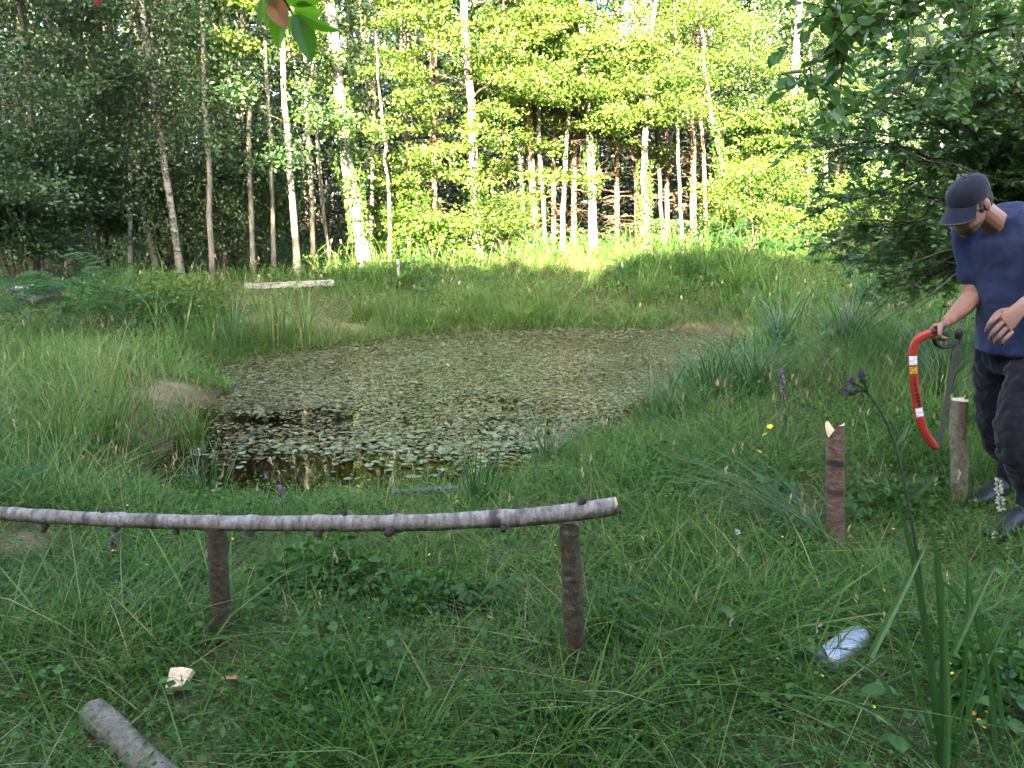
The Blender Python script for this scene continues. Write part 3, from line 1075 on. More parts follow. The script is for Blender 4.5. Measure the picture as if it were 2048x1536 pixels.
G_L, G_C, G_R = "shaded birch trees of the wood across the pond", "sunlit trees of the wood across the pond", "trees behind the far bank on the willow side"
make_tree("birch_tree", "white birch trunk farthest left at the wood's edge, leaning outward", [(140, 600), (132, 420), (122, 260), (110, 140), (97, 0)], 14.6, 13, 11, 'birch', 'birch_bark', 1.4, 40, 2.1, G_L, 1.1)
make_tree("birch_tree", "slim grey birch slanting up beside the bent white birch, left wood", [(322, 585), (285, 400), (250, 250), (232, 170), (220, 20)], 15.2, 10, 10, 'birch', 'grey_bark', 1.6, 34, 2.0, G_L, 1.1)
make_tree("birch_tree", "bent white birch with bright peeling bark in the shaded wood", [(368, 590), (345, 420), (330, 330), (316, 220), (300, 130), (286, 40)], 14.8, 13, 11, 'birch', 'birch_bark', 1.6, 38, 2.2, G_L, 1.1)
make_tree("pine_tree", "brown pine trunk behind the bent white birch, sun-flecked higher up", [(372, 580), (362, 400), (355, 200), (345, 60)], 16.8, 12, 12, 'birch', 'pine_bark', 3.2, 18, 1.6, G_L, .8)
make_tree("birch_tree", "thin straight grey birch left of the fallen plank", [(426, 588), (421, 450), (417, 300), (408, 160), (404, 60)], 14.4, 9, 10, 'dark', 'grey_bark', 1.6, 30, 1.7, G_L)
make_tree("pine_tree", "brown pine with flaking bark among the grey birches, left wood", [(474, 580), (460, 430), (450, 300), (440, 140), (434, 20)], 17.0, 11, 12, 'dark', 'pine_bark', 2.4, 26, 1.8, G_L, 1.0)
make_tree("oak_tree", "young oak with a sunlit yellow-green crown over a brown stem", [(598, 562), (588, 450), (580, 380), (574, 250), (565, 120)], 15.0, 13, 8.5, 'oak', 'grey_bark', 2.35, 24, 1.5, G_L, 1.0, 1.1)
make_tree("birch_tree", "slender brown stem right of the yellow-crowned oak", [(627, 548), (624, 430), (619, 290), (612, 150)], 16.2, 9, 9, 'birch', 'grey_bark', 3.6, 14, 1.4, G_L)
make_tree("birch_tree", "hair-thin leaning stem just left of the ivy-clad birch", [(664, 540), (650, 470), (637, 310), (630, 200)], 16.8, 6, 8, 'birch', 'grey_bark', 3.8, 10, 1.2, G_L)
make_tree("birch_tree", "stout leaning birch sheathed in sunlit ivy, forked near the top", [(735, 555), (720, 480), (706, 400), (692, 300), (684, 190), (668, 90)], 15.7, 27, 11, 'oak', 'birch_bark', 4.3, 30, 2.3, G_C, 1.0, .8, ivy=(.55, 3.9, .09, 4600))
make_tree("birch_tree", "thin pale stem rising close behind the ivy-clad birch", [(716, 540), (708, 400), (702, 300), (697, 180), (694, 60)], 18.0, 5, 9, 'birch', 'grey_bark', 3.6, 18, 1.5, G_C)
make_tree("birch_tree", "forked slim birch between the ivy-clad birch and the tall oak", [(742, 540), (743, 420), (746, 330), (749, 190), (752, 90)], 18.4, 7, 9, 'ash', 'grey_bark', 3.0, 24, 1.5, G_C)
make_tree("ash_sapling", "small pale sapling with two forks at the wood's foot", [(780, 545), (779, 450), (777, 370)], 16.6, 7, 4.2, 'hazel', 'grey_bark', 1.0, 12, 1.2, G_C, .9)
make_tree("oak_tree", "tall sunlit oak with a pale forked trunk and tiered branches, mid pond", [(960, 548), (953, 440), (949, 330), (946, 250), (942, 180), (930, 60)], 17.4, 19, 10.5, 'oak', 'birch_bark', 1.25, 58, 2.3, G_C, 1.1, 1.0, ivy=(.0, 1.3, .05, 500))  # birch bark on this oak puts its sunlit paleness into the colour
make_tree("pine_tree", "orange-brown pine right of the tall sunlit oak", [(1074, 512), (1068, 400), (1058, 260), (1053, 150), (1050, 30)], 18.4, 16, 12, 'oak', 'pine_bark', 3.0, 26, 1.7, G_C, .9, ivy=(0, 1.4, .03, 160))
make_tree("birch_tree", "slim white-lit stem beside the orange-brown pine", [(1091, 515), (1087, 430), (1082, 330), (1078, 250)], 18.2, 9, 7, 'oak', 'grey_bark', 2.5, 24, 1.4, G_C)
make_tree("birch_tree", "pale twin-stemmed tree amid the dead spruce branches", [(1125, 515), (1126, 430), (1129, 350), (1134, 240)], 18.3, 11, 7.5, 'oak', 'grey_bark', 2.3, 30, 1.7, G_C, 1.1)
make_tree("broken_snag", "short bright broken snag left of the orange-brown pine", [(1050, 520), (1047, 450), (1043, 360)], 18.0, 14, 2.1, 'oak', 'birch_bark', 2, 1, .5, G_C, crown=False, ivy=(.0, 1.9, .03, 150))  # the snag's sunlit brightness is painted with pale birch bark
make_tree("scots_pine", "tallest pine, white-lit foot and ivy ruff, bare pole above", [(1187, 505), (1185, 400), (1183, 290), (1172, 180), (1165, 100), (1160, 0)], 18.8, 19, 11, 'oak', 'birch_bark', 2.1, 50, 2.2, G_C, 1.2, 1.1, ivy=(1.1, 3.2, .09, 1800))  # pine given birch bark: white sunlight put into the trunk colour
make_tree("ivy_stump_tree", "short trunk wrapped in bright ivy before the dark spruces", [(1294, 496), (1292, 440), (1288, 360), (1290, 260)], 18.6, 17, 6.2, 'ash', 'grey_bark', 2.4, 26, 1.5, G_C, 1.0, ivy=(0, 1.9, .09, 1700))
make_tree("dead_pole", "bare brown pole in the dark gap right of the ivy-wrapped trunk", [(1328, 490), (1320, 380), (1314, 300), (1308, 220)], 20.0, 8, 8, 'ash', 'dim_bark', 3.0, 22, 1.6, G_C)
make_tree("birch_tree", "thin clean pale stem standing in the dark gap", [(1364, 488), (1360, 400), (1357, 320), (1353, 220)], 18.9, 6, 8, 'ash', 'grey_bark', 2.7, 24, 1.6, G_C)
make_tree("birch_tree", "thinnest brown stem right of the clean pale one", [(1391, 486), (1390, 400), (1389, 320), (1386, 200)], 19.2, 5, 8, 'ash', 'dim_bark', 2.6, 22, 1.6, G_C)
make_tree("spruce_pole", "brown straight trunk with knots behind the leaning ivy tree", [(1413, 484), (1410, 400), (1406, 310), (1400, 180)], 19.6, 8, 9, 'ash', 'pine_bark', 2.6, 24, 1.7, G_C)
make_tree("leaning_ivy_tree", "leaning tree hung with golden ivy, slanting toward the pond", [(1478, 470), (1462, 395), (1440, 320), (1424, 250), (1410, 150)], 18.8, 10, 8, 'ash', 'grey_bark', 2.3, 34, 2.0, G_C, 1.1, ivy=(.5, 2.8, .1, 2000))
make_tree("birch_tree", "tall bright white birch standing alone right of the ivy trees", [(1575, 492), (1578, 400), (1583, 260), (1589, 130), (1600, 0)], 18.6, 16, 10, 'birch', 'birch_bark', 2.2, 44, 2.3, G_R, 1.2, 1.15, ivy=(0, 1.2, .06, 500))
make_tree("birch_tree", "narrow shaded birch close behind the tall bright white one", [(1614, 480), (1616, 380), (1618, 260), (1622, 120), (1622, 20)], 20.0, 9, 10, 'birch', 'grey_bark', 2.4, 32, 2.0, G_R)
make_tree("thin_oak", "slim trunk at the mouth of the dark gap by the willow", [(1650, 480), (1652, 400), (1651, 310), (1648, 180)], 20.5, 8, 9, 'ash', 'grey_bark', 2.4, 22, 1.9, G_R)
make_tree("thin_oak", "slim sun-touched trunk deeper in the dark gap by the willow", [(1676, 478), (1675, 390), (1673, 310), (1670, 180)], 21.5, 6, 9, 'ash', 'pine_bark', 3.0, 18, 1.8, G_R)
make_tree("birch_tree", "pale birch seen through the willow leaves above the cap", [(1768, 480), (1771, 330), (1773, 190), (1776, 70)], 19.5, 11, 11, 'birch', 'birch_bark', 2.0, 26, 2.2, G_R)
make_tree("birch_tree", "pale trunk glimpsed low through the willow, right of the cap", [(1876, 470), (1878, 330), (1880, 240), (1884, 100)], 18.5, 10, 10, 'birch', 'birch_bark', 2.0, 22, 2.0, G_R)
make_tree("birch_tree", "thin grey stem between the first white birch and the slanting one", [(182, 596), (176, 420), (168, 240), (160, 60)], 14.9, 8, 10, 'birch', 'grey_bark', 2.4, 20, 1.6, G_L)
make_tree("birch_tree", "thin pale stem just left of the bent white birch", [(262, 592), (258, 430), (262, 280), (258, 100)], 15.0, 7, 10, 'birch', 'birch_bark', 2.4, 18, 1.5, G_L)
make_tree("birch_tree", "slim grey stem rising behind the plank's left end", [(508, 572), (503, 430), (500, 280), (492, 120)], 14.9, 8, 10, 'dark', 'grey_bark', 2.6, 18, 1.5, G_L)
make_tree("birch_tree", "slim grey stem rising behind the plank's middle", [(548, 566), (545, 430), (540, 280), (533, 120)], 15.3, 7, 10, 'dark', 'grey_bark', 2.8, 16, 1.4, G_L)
# the far-left edge trees, shade toned into their leaf colour
make_tree("shaded_oak", "dark broad-crowned tree filling the left edge above the bracken", [(-30, 640), (-35, 400), (-45, 150)], 13.2, 16, 8.5, 'dark', 'dim_bark', 1.7, 44, 2.2, "dark leafy trees at the left edge", 1.3, .95)
make_tree("shaded_oak", "dark low-branched tree between the left edge and first white birch", [(75, 600), (70, 400), (60, 200)], 13.6, 12, 8, 'dark', 'dim_bark', .9, 36, 1.7, "dark leafy trees at the left edge", 1.2, .95)
make_tree("shaded_oak", "dark hazel-leaved tree between the first two birches", [(215, 590), (212, 420), (205, 260)], 15.6, 10, 8, 'dark', 'dim_bark', .9, 32, 1.7, "dark leafy trees at the left edge", 1.1)


# dead-branched spruces in the dark heart of the wood
def make_spruce(label, px, depth, w_px, H, n_wh, reach):
    pts = [at_y(x, y, depth) for x, y in px]
    gz = G1(pts[0][0], pts[0][1])
    foot = np.array([pts[0][0], depth, gz - .1])
    top = at_y(px[-1][0], px[-1][1], depth)
    path = smooth_path([foot, top, top + np.array([0, 0, H - (top[2] - gz)])], 12)
    rad = np.linspace(w_px / FPX * depth * .5 * 1.2, .02, 12)
    root = thing("spruce_tree", label, "tree", tuple(foot), 0, "dead-branched spruces in the dark wood")
    tk = MB()
    tk.add(*tube(path, rad, 8), .5)
    tk.build("trunk", M['pine_bark'], root, foot, smooth=True)
    db, nd = MB(), MB()
    for k in range(n_wh):
        u = (k + rng.uniform()) / n_wh
        z = .35 + (H - 1.2) * u
        c = np.array([np.interp(foot[2] + .1 + z, path[:, 2], path[:, q]) for q in range(3)])
        nb = 5
        for j in range(nb):
            az = j * 6.28 / nb + rng.normal(0, .3) + k
            L = reach * (1 - .7 * u) * rng.uniform(.5, 1.15)
            t = np.linspace(0, 1, 6)[:, None]
            d = np.array([math.cos(az), math.sin(az), 0])
            bp = c + d * L * t + np.array([0, 0, 1.]) * L * (.18 * t - .75 * t ** 2 + .42 * t ** 3.5) + rng.normal(0, .02, (6, 3)) * t
            db.add(*tube(bp, np.linspace(.012, .003, 6), 3, False), rng.uniform())
            for s in range(6):
                q = rng.uniform(.2, .95) * 5
                i = min(int(q), 4)
                p = bp[i] + (bp[i + 1] - bp[i]) * (q - i)
                ta = az + rng.choice([-1, 1]) * rng.uniform(.5, 1.2)
                tl = rng.uniform(.12, .38)
                e = np.array([math.cos(ta), math.sin(ta), rng.uniform(-.7, .25)])
                db.add(*tube(np.stack([p, p + e * tl * .5, p + e * tl + np.array([0, 0, -.06 * tl])]), [.005, .004, .002], 3, False), rng.uniform())
                if u > .3 and rng.uniform() < u * .8:
                    nl = 12
                    pos = p + e * tl * rng.uniform(0, 1.1, (nl, 1)) + rng.normal(0, .03, (nl, 3))
                    nd.add(*leafs(pos, rand_dirs(nl, -.3), rand_dirs(nl, .6), .09, .03), np.repeat(rng.uniform(0, 1, nl), 4))
    db.build("dead_branches", M['dead_twig'], root, foot)["kind"] = "stuff"
    if nd.n:
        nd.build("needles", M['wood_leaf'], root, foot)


for lab, px, dp, w, H, nw, rc in [
        ("dead-branched spruce left of the orange-brown pine, deep in shade", [(1010, 500), (1008, 200)], 20.0, 12, 9, 22, 1.5),
        ("spruce with bleached drooping branches between the pine and twin stem", [(1108, 505), (1106, 200)], 19.2, 11, 9, 24, 1.5),
        ("spruce with a curtain of brown twigs right of the twin stem", [(1148, 505), (1147, 200)], 19.4, 13, 10, 26, 1.6),
        ("dead-branched spruce in the dark just right of the tallest pine", [(1235, 500), (1232, 200)], 20.0, 11, 10, 26, 1.6),
        ("spruce spreading dead limbs behind the ivy-wrapped trunk", [(1275, 498), (1270, 200)], 20.6, 12, 10, 24, 1.7),
        ("spruce with long bare limbs right of the ivy-wrapped trunk", [(1335, 495), (1332, 200)], 20.8, 10, 10, 24, 1.6),
        ("spruce fading into the gap behind the thin pale stems", [(1385, 490), (1382, 200)], 21.5, 10, 10, 22, 1.5),
        ("spruce in shadow behind the tall sunlit oak's trunk", [(870, 520), (868, 200)], 20.2, 12, 10, 20, 1.6),
        ("dark spruce between the ivy-clad birch and the tall oak", [(815, 525), (812, 200)], 20.5, 12, 10, 18, 1.6)]:
    make_spruce(lab, px, dp, w * .8, H, int(nw * .75), rc)


# shrubs along the foot of the wood
def make_shrub(name, label, px, depth, W, H, kind, dens=1.0, nst=7, group="shrubs along the foot of the wood", rs=1.0, z0=.12):
    b = at_y(px, 520, depth)
    gz = G1(b[0], depth)
    foot = np.array([b[0], depth, gz - .05])
    root = thing(name, label, "shrub", tuple(foot), 0, group)
    st, cm = MB(), MB()
    mat, LL, wr, elev, droop, spread, flat, per = KIND[kind]
    for s in range(nst):
        az = s * 6.28 / nst + rng.normal(0, .4)
        top = foot + np.array([math.cos(az) * W * .35, math.sin(az) * W * .3, H * rng.uniform(.6, 1)])
        path = smooth_path([foot + rng.normal(0, .06, 3) * np.array([1, 1, 0]), foot * .45 + top * .55 + np.array([0, 0, H * .12]), top], 8)
        rad = np.linspace(.018, .006, 8)
        st.add(*tube(path, rad, 5), rng.uniform())
        crown_mesh(cm, st, path, rad, gz, kind, H * z0, H * .95, max(5, int(5 * H)), W * .42, rs, dens)
    st.build("stems", M['twig'], root, foot, smooth=True, mats=[M['twig'], M['limb']])
    cm.build("leaves", M[mat], root, foot)


make_shrub("hazel_bush", "bright sunlit bush at the foot of the wood left of the tall oak", 855, 16.9, 1.5, 1.15, 'hazel', .9)
make_shrub("hazel_bush", "green bush hugging the foot of the tall sunlit oak", 1008, 16.9, 1.1, 1.35, 'ash', 1.0)
make_shrub("hazel_bush", "small sunlit sapling bush right of the ivy-clad birch", 800, 17.2, .8, 1.7, 'hazel', .7)
make_shrub("birch_bush", "low drooping grey-green birch bush in the shade, by the bracken", 330, 15.7, 1.7, 2.1, 'birch', 1.0, z0=.35)
make_shrub("birch_bush", "grey-green birch bush left of the fallen plank", 440, 15.5, 1.3, 1.9, 'birch', 1.0, z0=.35)
make_shrub("hazel_bush", "dark layered hazel bush behind the fallen plank", 520, 16.2, 1.4, 2.6, 'dark', .9, z0=.25)
make_shrub("hazel_bush", "round green thicket beside the tall bright birch", 1500, 17.6, 1.9, 1.9, 'ash', 1.2)
make_shrub("hazel_bush", "green thicket between the bright birch and the willow", 1690, 17.2, 2.0, 1.5, 'ash', 1.2)
make_shrub("hazel_bush", "tall yellow-lit bush under the leaning ivy tree", 1530, 18.8, 1.8, 3.4, 'hazel', 1.2)
make_shrub("hazel_bush", "dark leafy bush at the left edge behind the bracken", 30, 13.4, 2.0, 2.6, 'dark', 1.1, z0=.2)
make_shrub("hazel_bush", "dark leafy bush between the bracken and the birch bush", 190, 15.6, 1.7, 2.4, 'dark', 1.0, z0=.3)
make_shrub("bramble_bush", "low bramble thicket at the water's edge by the cattails", 360, 11.2, 1.1, .6, 'ash', 1.0, 5)
make_shrub("elder_bush", "wide bush in the willow's shade at the far bank", 1850, 14.0, 2.2, 2.0, 'ash', 1.1)

# the wood behind: one mass of stems and leaves
mb, lf = MB(), MB()
for k in range(80):
    x = rng.uniform(-24, 24)
    y0 = 16.5 + max(0, 4 - .28 * max(0, -x)) if x < 0 else 21.0
    y = y0 + 2 + rng.uniform(0, 1) ** .8 * 20
    z = G1(x, y)
    H = rng.uniform(9, 15)
    ln = rng.normal(0, .35, 2)
    r = rng.uniform(.04, .09)
    path = np.array([[x, y, z - .1], [x + ln[0] * .3, y, z + H * .35], [x + ln[0], y + ln[1], z + H]])
    mb.add(*tube(smooth_path(path, 6), np.linspace(r, .03, 6), 6), rng.uniform())
tag(mb.build("wood_trunks", M['dim_bark']), "dim tree stems receding into the dark wood", "woodland", kind="stuff")
N = 190000
x = rng.uniform(-27, 27, N)
y0 = np.where(x < 0, 15.6 + np.clip(3.4 - .28 * np.clip(-x, 0, 20), 0, 4), 19.6)
y = y0 + rng.uniform(0, 1, N) ** 1.25 * 26
z = 14.5 * rng.beta(1.25, 1.7, N)
inview = np.abs(x / y) < .72
clump = vnoise(x * .9 + z * .33, y * .9 + z * .7, 41, 1.0) + .6 * vnoise(x * 2.3 - z, y * 2.3 + z * .8, 42, 1.0)
gap = np.exp(-((x / y - .115) / .06) ** 4) * sstep(.14, .175, (z - 1.0) / y)      # the thin place in the canopy where sky shows
low = .1 + .9 * sstep(1.0, 3.4, z) + .7 * sstep(30, 36, y)
keep = inview & (clump > -.3) & (rng.uniform(0, 1, N) < low) & (rng.uniform(0, 1, N) > gap * .97)
x, y, z = x[keep], y[keep], z[keep]
pos = np.stack([x, y, z + ground(x, y)], -1)
L = rng.uniform(.5, 1.1, len(x)) * (.115 + .0075 * (y - 16))
lf.add(*leafs(pos, rand_dirs(len(x)), rand_dirs(len(x), .4), L, L * .7), np.repeat(rng.beta(1.6, 2, len(x)), 4))
NB = 30000
x = rng.uniform(-34, 34, NB)
y = rng.uniform(36, 46, NB)
z = 16 * rng.uniform(0, 1, NB) ** 1.1
k = rng.uniform(0, 1, NB) > .97 * np.exp(-((x / y - .115) / .06) ** 4) * sstep(.14, .175, (z - .7) / y)
x, y, z = x[k], y[k], z[k]
pos = np.stack([x, y, z + ground(x, y)], -1)
L = rng.uniform(.45, .85, len(x))
lf.add(*leafs(pos, rand_dirs(len(x)), nrm(rng.normal(0, .6, (len(x), 3)) + np.array([0, -1, .3])), L, L * .75), np.repeat(rng.beta(1.3, 2.5, len(x)), 4))
NB = 34000
x = rng.uniform(-18, 18, NB)
y = np.where(x < 0, 15.2 + np.clip(3.0 - .28 * np.clip(-x, 0, 20), 0, 4), 19.0) + 9 * rng.uniform(0, 1, NB)
z = rng.uniform(0, 1, NB) ** 1.5 * (.45 + .6 * sstep(0, .6, vnoise(x, y, 46, 1.1)))
pos = np.stack([x, y, z + ground(x, y)], -1)
L = rng.uniform(.06, .14, NB)
lf.add(*leafs(pos, rand_dirs(NB, 0, .5), rand_dirs(NB, .9), L, L * .5), np.repeat(rng.beta(1.4, 2.2, NB), 4))
NB = 52000
x = rng.uniform(-17, 17, NB)
y = np.where(x < 0, 19.5 + np.clip(3.4 - .28 * np.clip(-x, 0, 20), 0, 4), 22.8) + 4.5 * rng.uniform(0, 1, NB)
z = 4.6 * rng.uniform(0, 1, NB) ** .9
k = vnoise(x * 1.5, y + z * 1.2, 48, 1.0) > -.55
x, y, z = x[k], y[k], z[k]
pos = np.stack([x, y, z + ground(x, y)], -1)
L = rng.uniform(.09, .2, len(x))
lf.add(*leafs(pos, rand_dirs(len(x)), rand_dirs(len(x), .3), L, L * .6), np.repeat(.3 * rng.uniform(0, 1, len(x)), 4))  # darkest leaf tones only: the wood's inner shade put into the colour
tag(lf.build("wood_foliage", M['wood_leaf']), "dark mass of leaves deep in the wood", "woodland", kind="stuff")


# trees standing behind the camera: they throw the evening shade over pond and lawn
def shade_tree(label, x, y, H, W, nl, zb):
    foot = np.array([x, y, -.1])
    root = thing("shade_tree", label, "tree", tuple(foot), 0, "tall trees behind the viewer that shade the clearing")
    t = MB()
    t.add(*tube([foot, foot + [.2, 0, H * .5], foot + [.1, .1, H * .92]], [.2, .14, .04], 8), .5)
    t.build("trunk", M['grey_bark'], root, foot, smooth=True)
    c = MB()
    u = rng.uniform(0, 1, nl)
    zz = zb + (H - zb) * u
    prof = np.sqrt(np.clip(1 - ((u - .42) / .62) ** 4, .12, 1))
    a = rng.uniform(0, 6.28, nl)
    rr = W * prof * np.sqrt(rng.uniform(0, 1, nl))
    pos = foot + np.stack([np.cos(a) * rr, np.sin(a) * rr * .7, zz], -1)
    k = vnoise(pos[:, 0] + pos[:, 2] * .4, pos[:, 1] + pos[:, 2], 44, 1.1) > -1.6
    pos = pos[k]
    L = rng.uniform(.27, .52, len(pos))
    c.add(*leafs(pos, rand_dirs(len(pos)), rand_dirs(len(pos), .3), L, L * .75), np.repeat(rng.uniform(0, 1, len(pos)), 4))
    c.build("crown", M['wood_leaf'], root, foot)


for lab, x, y, H, W, nl, zb in SHADE:
    shade_tree(lab, x, y, H, W, nl, zb)

# ------------------------------------------------------------------ posts, rail, log and small wood
def radial_noise(V, n_ring, sides, path, amp, seed):
    V = V.reshape(n_ring, sides, 3)
    c = np.asarray(path)[:, None, :]
    a = np.arange(sides) / sides * 6.28
    s = np.arange(n_ring)
    A, S = np.meshgrid(a, s)
    nz = vnoise(np.cos(A) * 1.6 + S * .21, np.sin(A) * 1.6 + S * .13, seed, 1.0) + .5 * vnoise(np.cos(A) * 4 + S * .6, np.sin(A) * 4, seed + 1, 1.0)
    return (c + (V - c) * (1 + amp * nz[..., None])).reshape(-1, 3)


def notched_post(name, label, base_px, top_px, w_px, bark, notch, bulge=None, group="posts of the half-built rail fence"):
    """a round stake; notch = (rotation, centre, half width, depth) of the V cut in its top"""
    b = on_ground(*base_px)
    top = at_y(top_px[0], top_px[1], b[1])
    r = w_px / FPX * b[1] * .5 * .88
    S, NR = 32, 26
    root = thing(name, label, "post", tuple(b), 0, group)
    rot, x0, hw, dep = notch
    ax = top - b
    H = ax[2]
    a = np.linspace(0, 2 * math.pi, S, endpoint=False)

    def hcut(x, y):
        q = x * math.cos(rot) + y * math.sin(rot)
        return H - dep * np.clip(1 - np.abs(q / r - x0) / hw, 0, 1) + .004 * vnoise(x / r, y / r, 3, 2.0)
    rows = []
    ts = np.concatenate([[-.3], np.linspace(0, 1, NR - 1)])
    hr = hcut(np.cos(a) * r, np.sin(a) * r)
    for i, t in enumerate(ts):
        rr = r * (1 + .09 * vnoise(np.cos(a) * 1.5 + t * 4, np.sin(a) * 1.5, 7 + w_px, 1.0) + .02 * vnoise(np.cos(a) * 5, np.sin(a) * 5 + t * 14, 9 + w_px, 1.0)) * (1.04 - .05 * t)
        if bulge:
            rr = rr + bulge[1] * np.exp(-((t - bulge[0]) / .07) ** 2) * np.clip(np.cos(a - bulge[2]), 0, 1)
            cx = bulge[3] * math.sin(min(max(t, 0), 1) * math.pi * 2)
        else:
            cx = 0
        if t == 1:
            rr = np.full(S, r)
        z = hr * t if t > 0 else np.full(S, H * t)
        rows.append(np.stack([np.cos(a) * rr + ax[0] * t + cx, np.sin(a) * rr, z], -1))
    V = np.concatenate(rows)
    i = np.arange(NR - 1)[:, None] * S
    j = np.arange(S)[None, :]
    F = np.stack([i + j, i + (j + 1) % S, i + S + (j + 1) % S, i + S + j], -1).reshape(-1, 4)
    build("stake", V, F, M[bark], root, smooth=True)
    rings = [1, .88, .75, .62, .5, .38, .25, .12, .01]
    Vc = np.concatenate([np.stack([np.cos(a) * r * q + ax[0], np.sin(a) * r * q, hcut(np.cos(a) * r * q, np.sin(a) * r * q)], -1) for q in rings])
    n = len(rings)
    i = np.arange(n - 1)[:, None] * S
    Fc = np.stack([i + j, i + (j + 1) % S, i + S + (j + 1) % S, i + S + j], -1).reshape(-1, 4)
    o = build("cut_top", Vc, [Fc, (np.arange(S) + (n - 1) * S)[None, :]], M['cut_wood'], root)
    o.location = (0, 0, .0012)
    return root, b, top, r


_, bL, tL, rL = notched_post("fence_post", "dark bark post under the rail, the left one of the two", (448, 1287), (432, 1052), 48, 'post_bark', (math.pi / 2, 0, .95, .03))
_, bR, tR, rR = notched_post("fence_post", "dark bark post under the cut end of the rail", (1153, 1342), (1138, 1040), 50, 'post_bark', (math.pi / 2, 0, .95, .03))
notched_post("fence_post", "reddish post with a fresh pale V notch, no rail on it", (1671, 1085), (1670, 847), 43, 'red_post_bark', (-.8, -.15, .85, .065))
notched_post("fence_post", "grey-green crooked post with a flat sawn top beside the person", (1915, 1003), (1920, 800), 36, 'grey_post_bark', (0, 5, .1, .0), (.42, .012, .2, .007))

# the rail
yL, yR = bL[1], bR[1]
RAIL_PX = [(-260, 1000), (-140, 1012), (-20, 1025), (60, 1031), (140, 1036), (240, 1040), (340, 1043), (430, 1046), (520, 1047), (620, 1047), (700, 1047), (800, 1046), (880, 1044), (960, 1039), (1050, 1035),
           (1140, 1026), (1190, 1019), (1233, 1012)]


def rail_y(px):
    return yL + (yR - yL) * (px - 433) / (1138 - 433)


rp = np.array([at_y(x, y, rail_y(x)) for x, y in RAIL_PX])
rp = smooth_path(rp, 90)
pxs = 1024 + FPX * rp[:, 0] / (rp[:, 1] * math.cos(PITCH) - (rp[:, 2] - 1.6) * math.sin(PITCH))
rr = .0218 + .0075 * (rp[:, 0] - rp[0, 0]) / (rp[-1, 0] - rp[0, 0])
for kx, amp in [(28, .003), (92, .004), (205, .003), (240, .004), (310, .004), (345, .003), (420, .0025), (500, .005), (640, .005), (690, .003), (795, .006), (880, .003), (1003, .005), (1150, .004)]:
    rr = rr + amp * np.exp(-((pxs - kx) / 9) ** 2)
rroot = thing("fence_rail", "long silvery birch rail laid across the two dark posts", "rail", tuple(rp[45]))
V, F = tube(rp, rr, 22, False)
V = radial_noise(V, 90, 22, rp, .05, 51)
build("pole", V - rp[45], F, M['rail_bark'], rroot, smooth=True)
d = nrm(rp[-1] - rp[-2])
Ve, Fe = tube(np.stack([rp[-1] - d * .0, rp[-1] + d * .002]), [rr[-1] * .99, rr[-1] * .95], 22, True)
build("cut_end", Ve - rp[45], Fe, M['cut_wood'], rroot)
M['knot'] = noise_mat('dark_knot', [(.3, (.02, .015, .012)), (.7, (.07, .05, .04))], (60, 60, 60), 4, .9, .3)
for kx, dirv, L, r0 in [(96, (-.25, -.3, -.9), .045, .011), (240, (-.3, -.4, -.7), .03, .013), (346, (.05, -.3, -.9), .03, .008), (500, (.0, -.5, -.85), .028, .014), (640, (.0, -.5, -.85), .028, .014),
                        (795, (-.6, -.75, -.5), .04, .016), (1003, (-.1, -.8, -.6), .032, .012), (1160, (.3, -.1, .95), .035, .012), (205, (0, .1, .9), .028, .009), (690, (0, .1, .9), .03, .008), (1225, (.1, -.9, -.1), .028, .009)]:
    i = int(np.argmin(np.abs(pxs - kx)))
    dv = nrm(np.array(dirv))
    c0 = rp[i] + dv * rr[i] * .55
    V, F = tube(np.stack([c0, c0 + dv * L * .7, c0 + dv * L]), [r0 * 1.3, r0, r0 * .7], 9, True)
    build("knot", V - rp[45], F, M['knot'], rroot, smooth=False)

# the log cut from the same wood, lower left
l0, l1 = on_ground(205, 1462), on_ground(345, 1600)
l0 = l0 + (l0 - l1) * .12
lp = np.linspace(l0, l1, 40)
lp[:, 2] = l0[2] + .038 + (l1[2] - l0[2]) * np.linspace(0, 1, 40) + .003 * np.sin(np.linspace(0, 5, 40))
lr = np.full(40, .043) + .002 * np.sin(np.linspace(0, 9, 40))
for k in (15, 20, 33):
    lr[k] -= .0035
lroot = thing("log", "short barked log lying in the lower left corner with ring grooves", "log", tuple(l0))
V, F = tube(lp, lr, 24, False)
V = radial_noise(V, 40, 24, lp, .035, 61)
lo = build("bark", V - l0, F, M['log_bark'], lroot, smooth=True)
for q, e in ((0, -1), (39, 1)):
    dd = nrm(lp[1] - lp[0]) * e
    V, F = tube(np.stack([lp[q], lp[q] + dd * .002]), [lr[q] * 1.0, lr[q] * .97], 24, True)
    build("cut_end", V - l0, F, M['cut_wood'], lroot)


def wood_chip(label, px, pts, th, mat, rz=0.0, tilt=(0, 0)):
    c = on_ground(*px)
    P = np.array(pts)
    n = len(P)
    V = np.concatenate([np.c_[P, np.full(n, th)], np.c_[P * 1.06, np.zeros(n)]])
    j = np.arange(n)
    F = [j[None, :], (j[::-1] + n)[None, :], np.stack([j, j + n, (j + 1) % n + n, (j + 1) % n], -1)]
    o = build("wood_chip", V, F, M[mat], loc=tuple(c + np.array([0, 0, .055])))
    o.rotation_euler = (tilt[0], tilt[1], rz)
    tag(o, label, "wood chip", "offcuts lying in the grass")


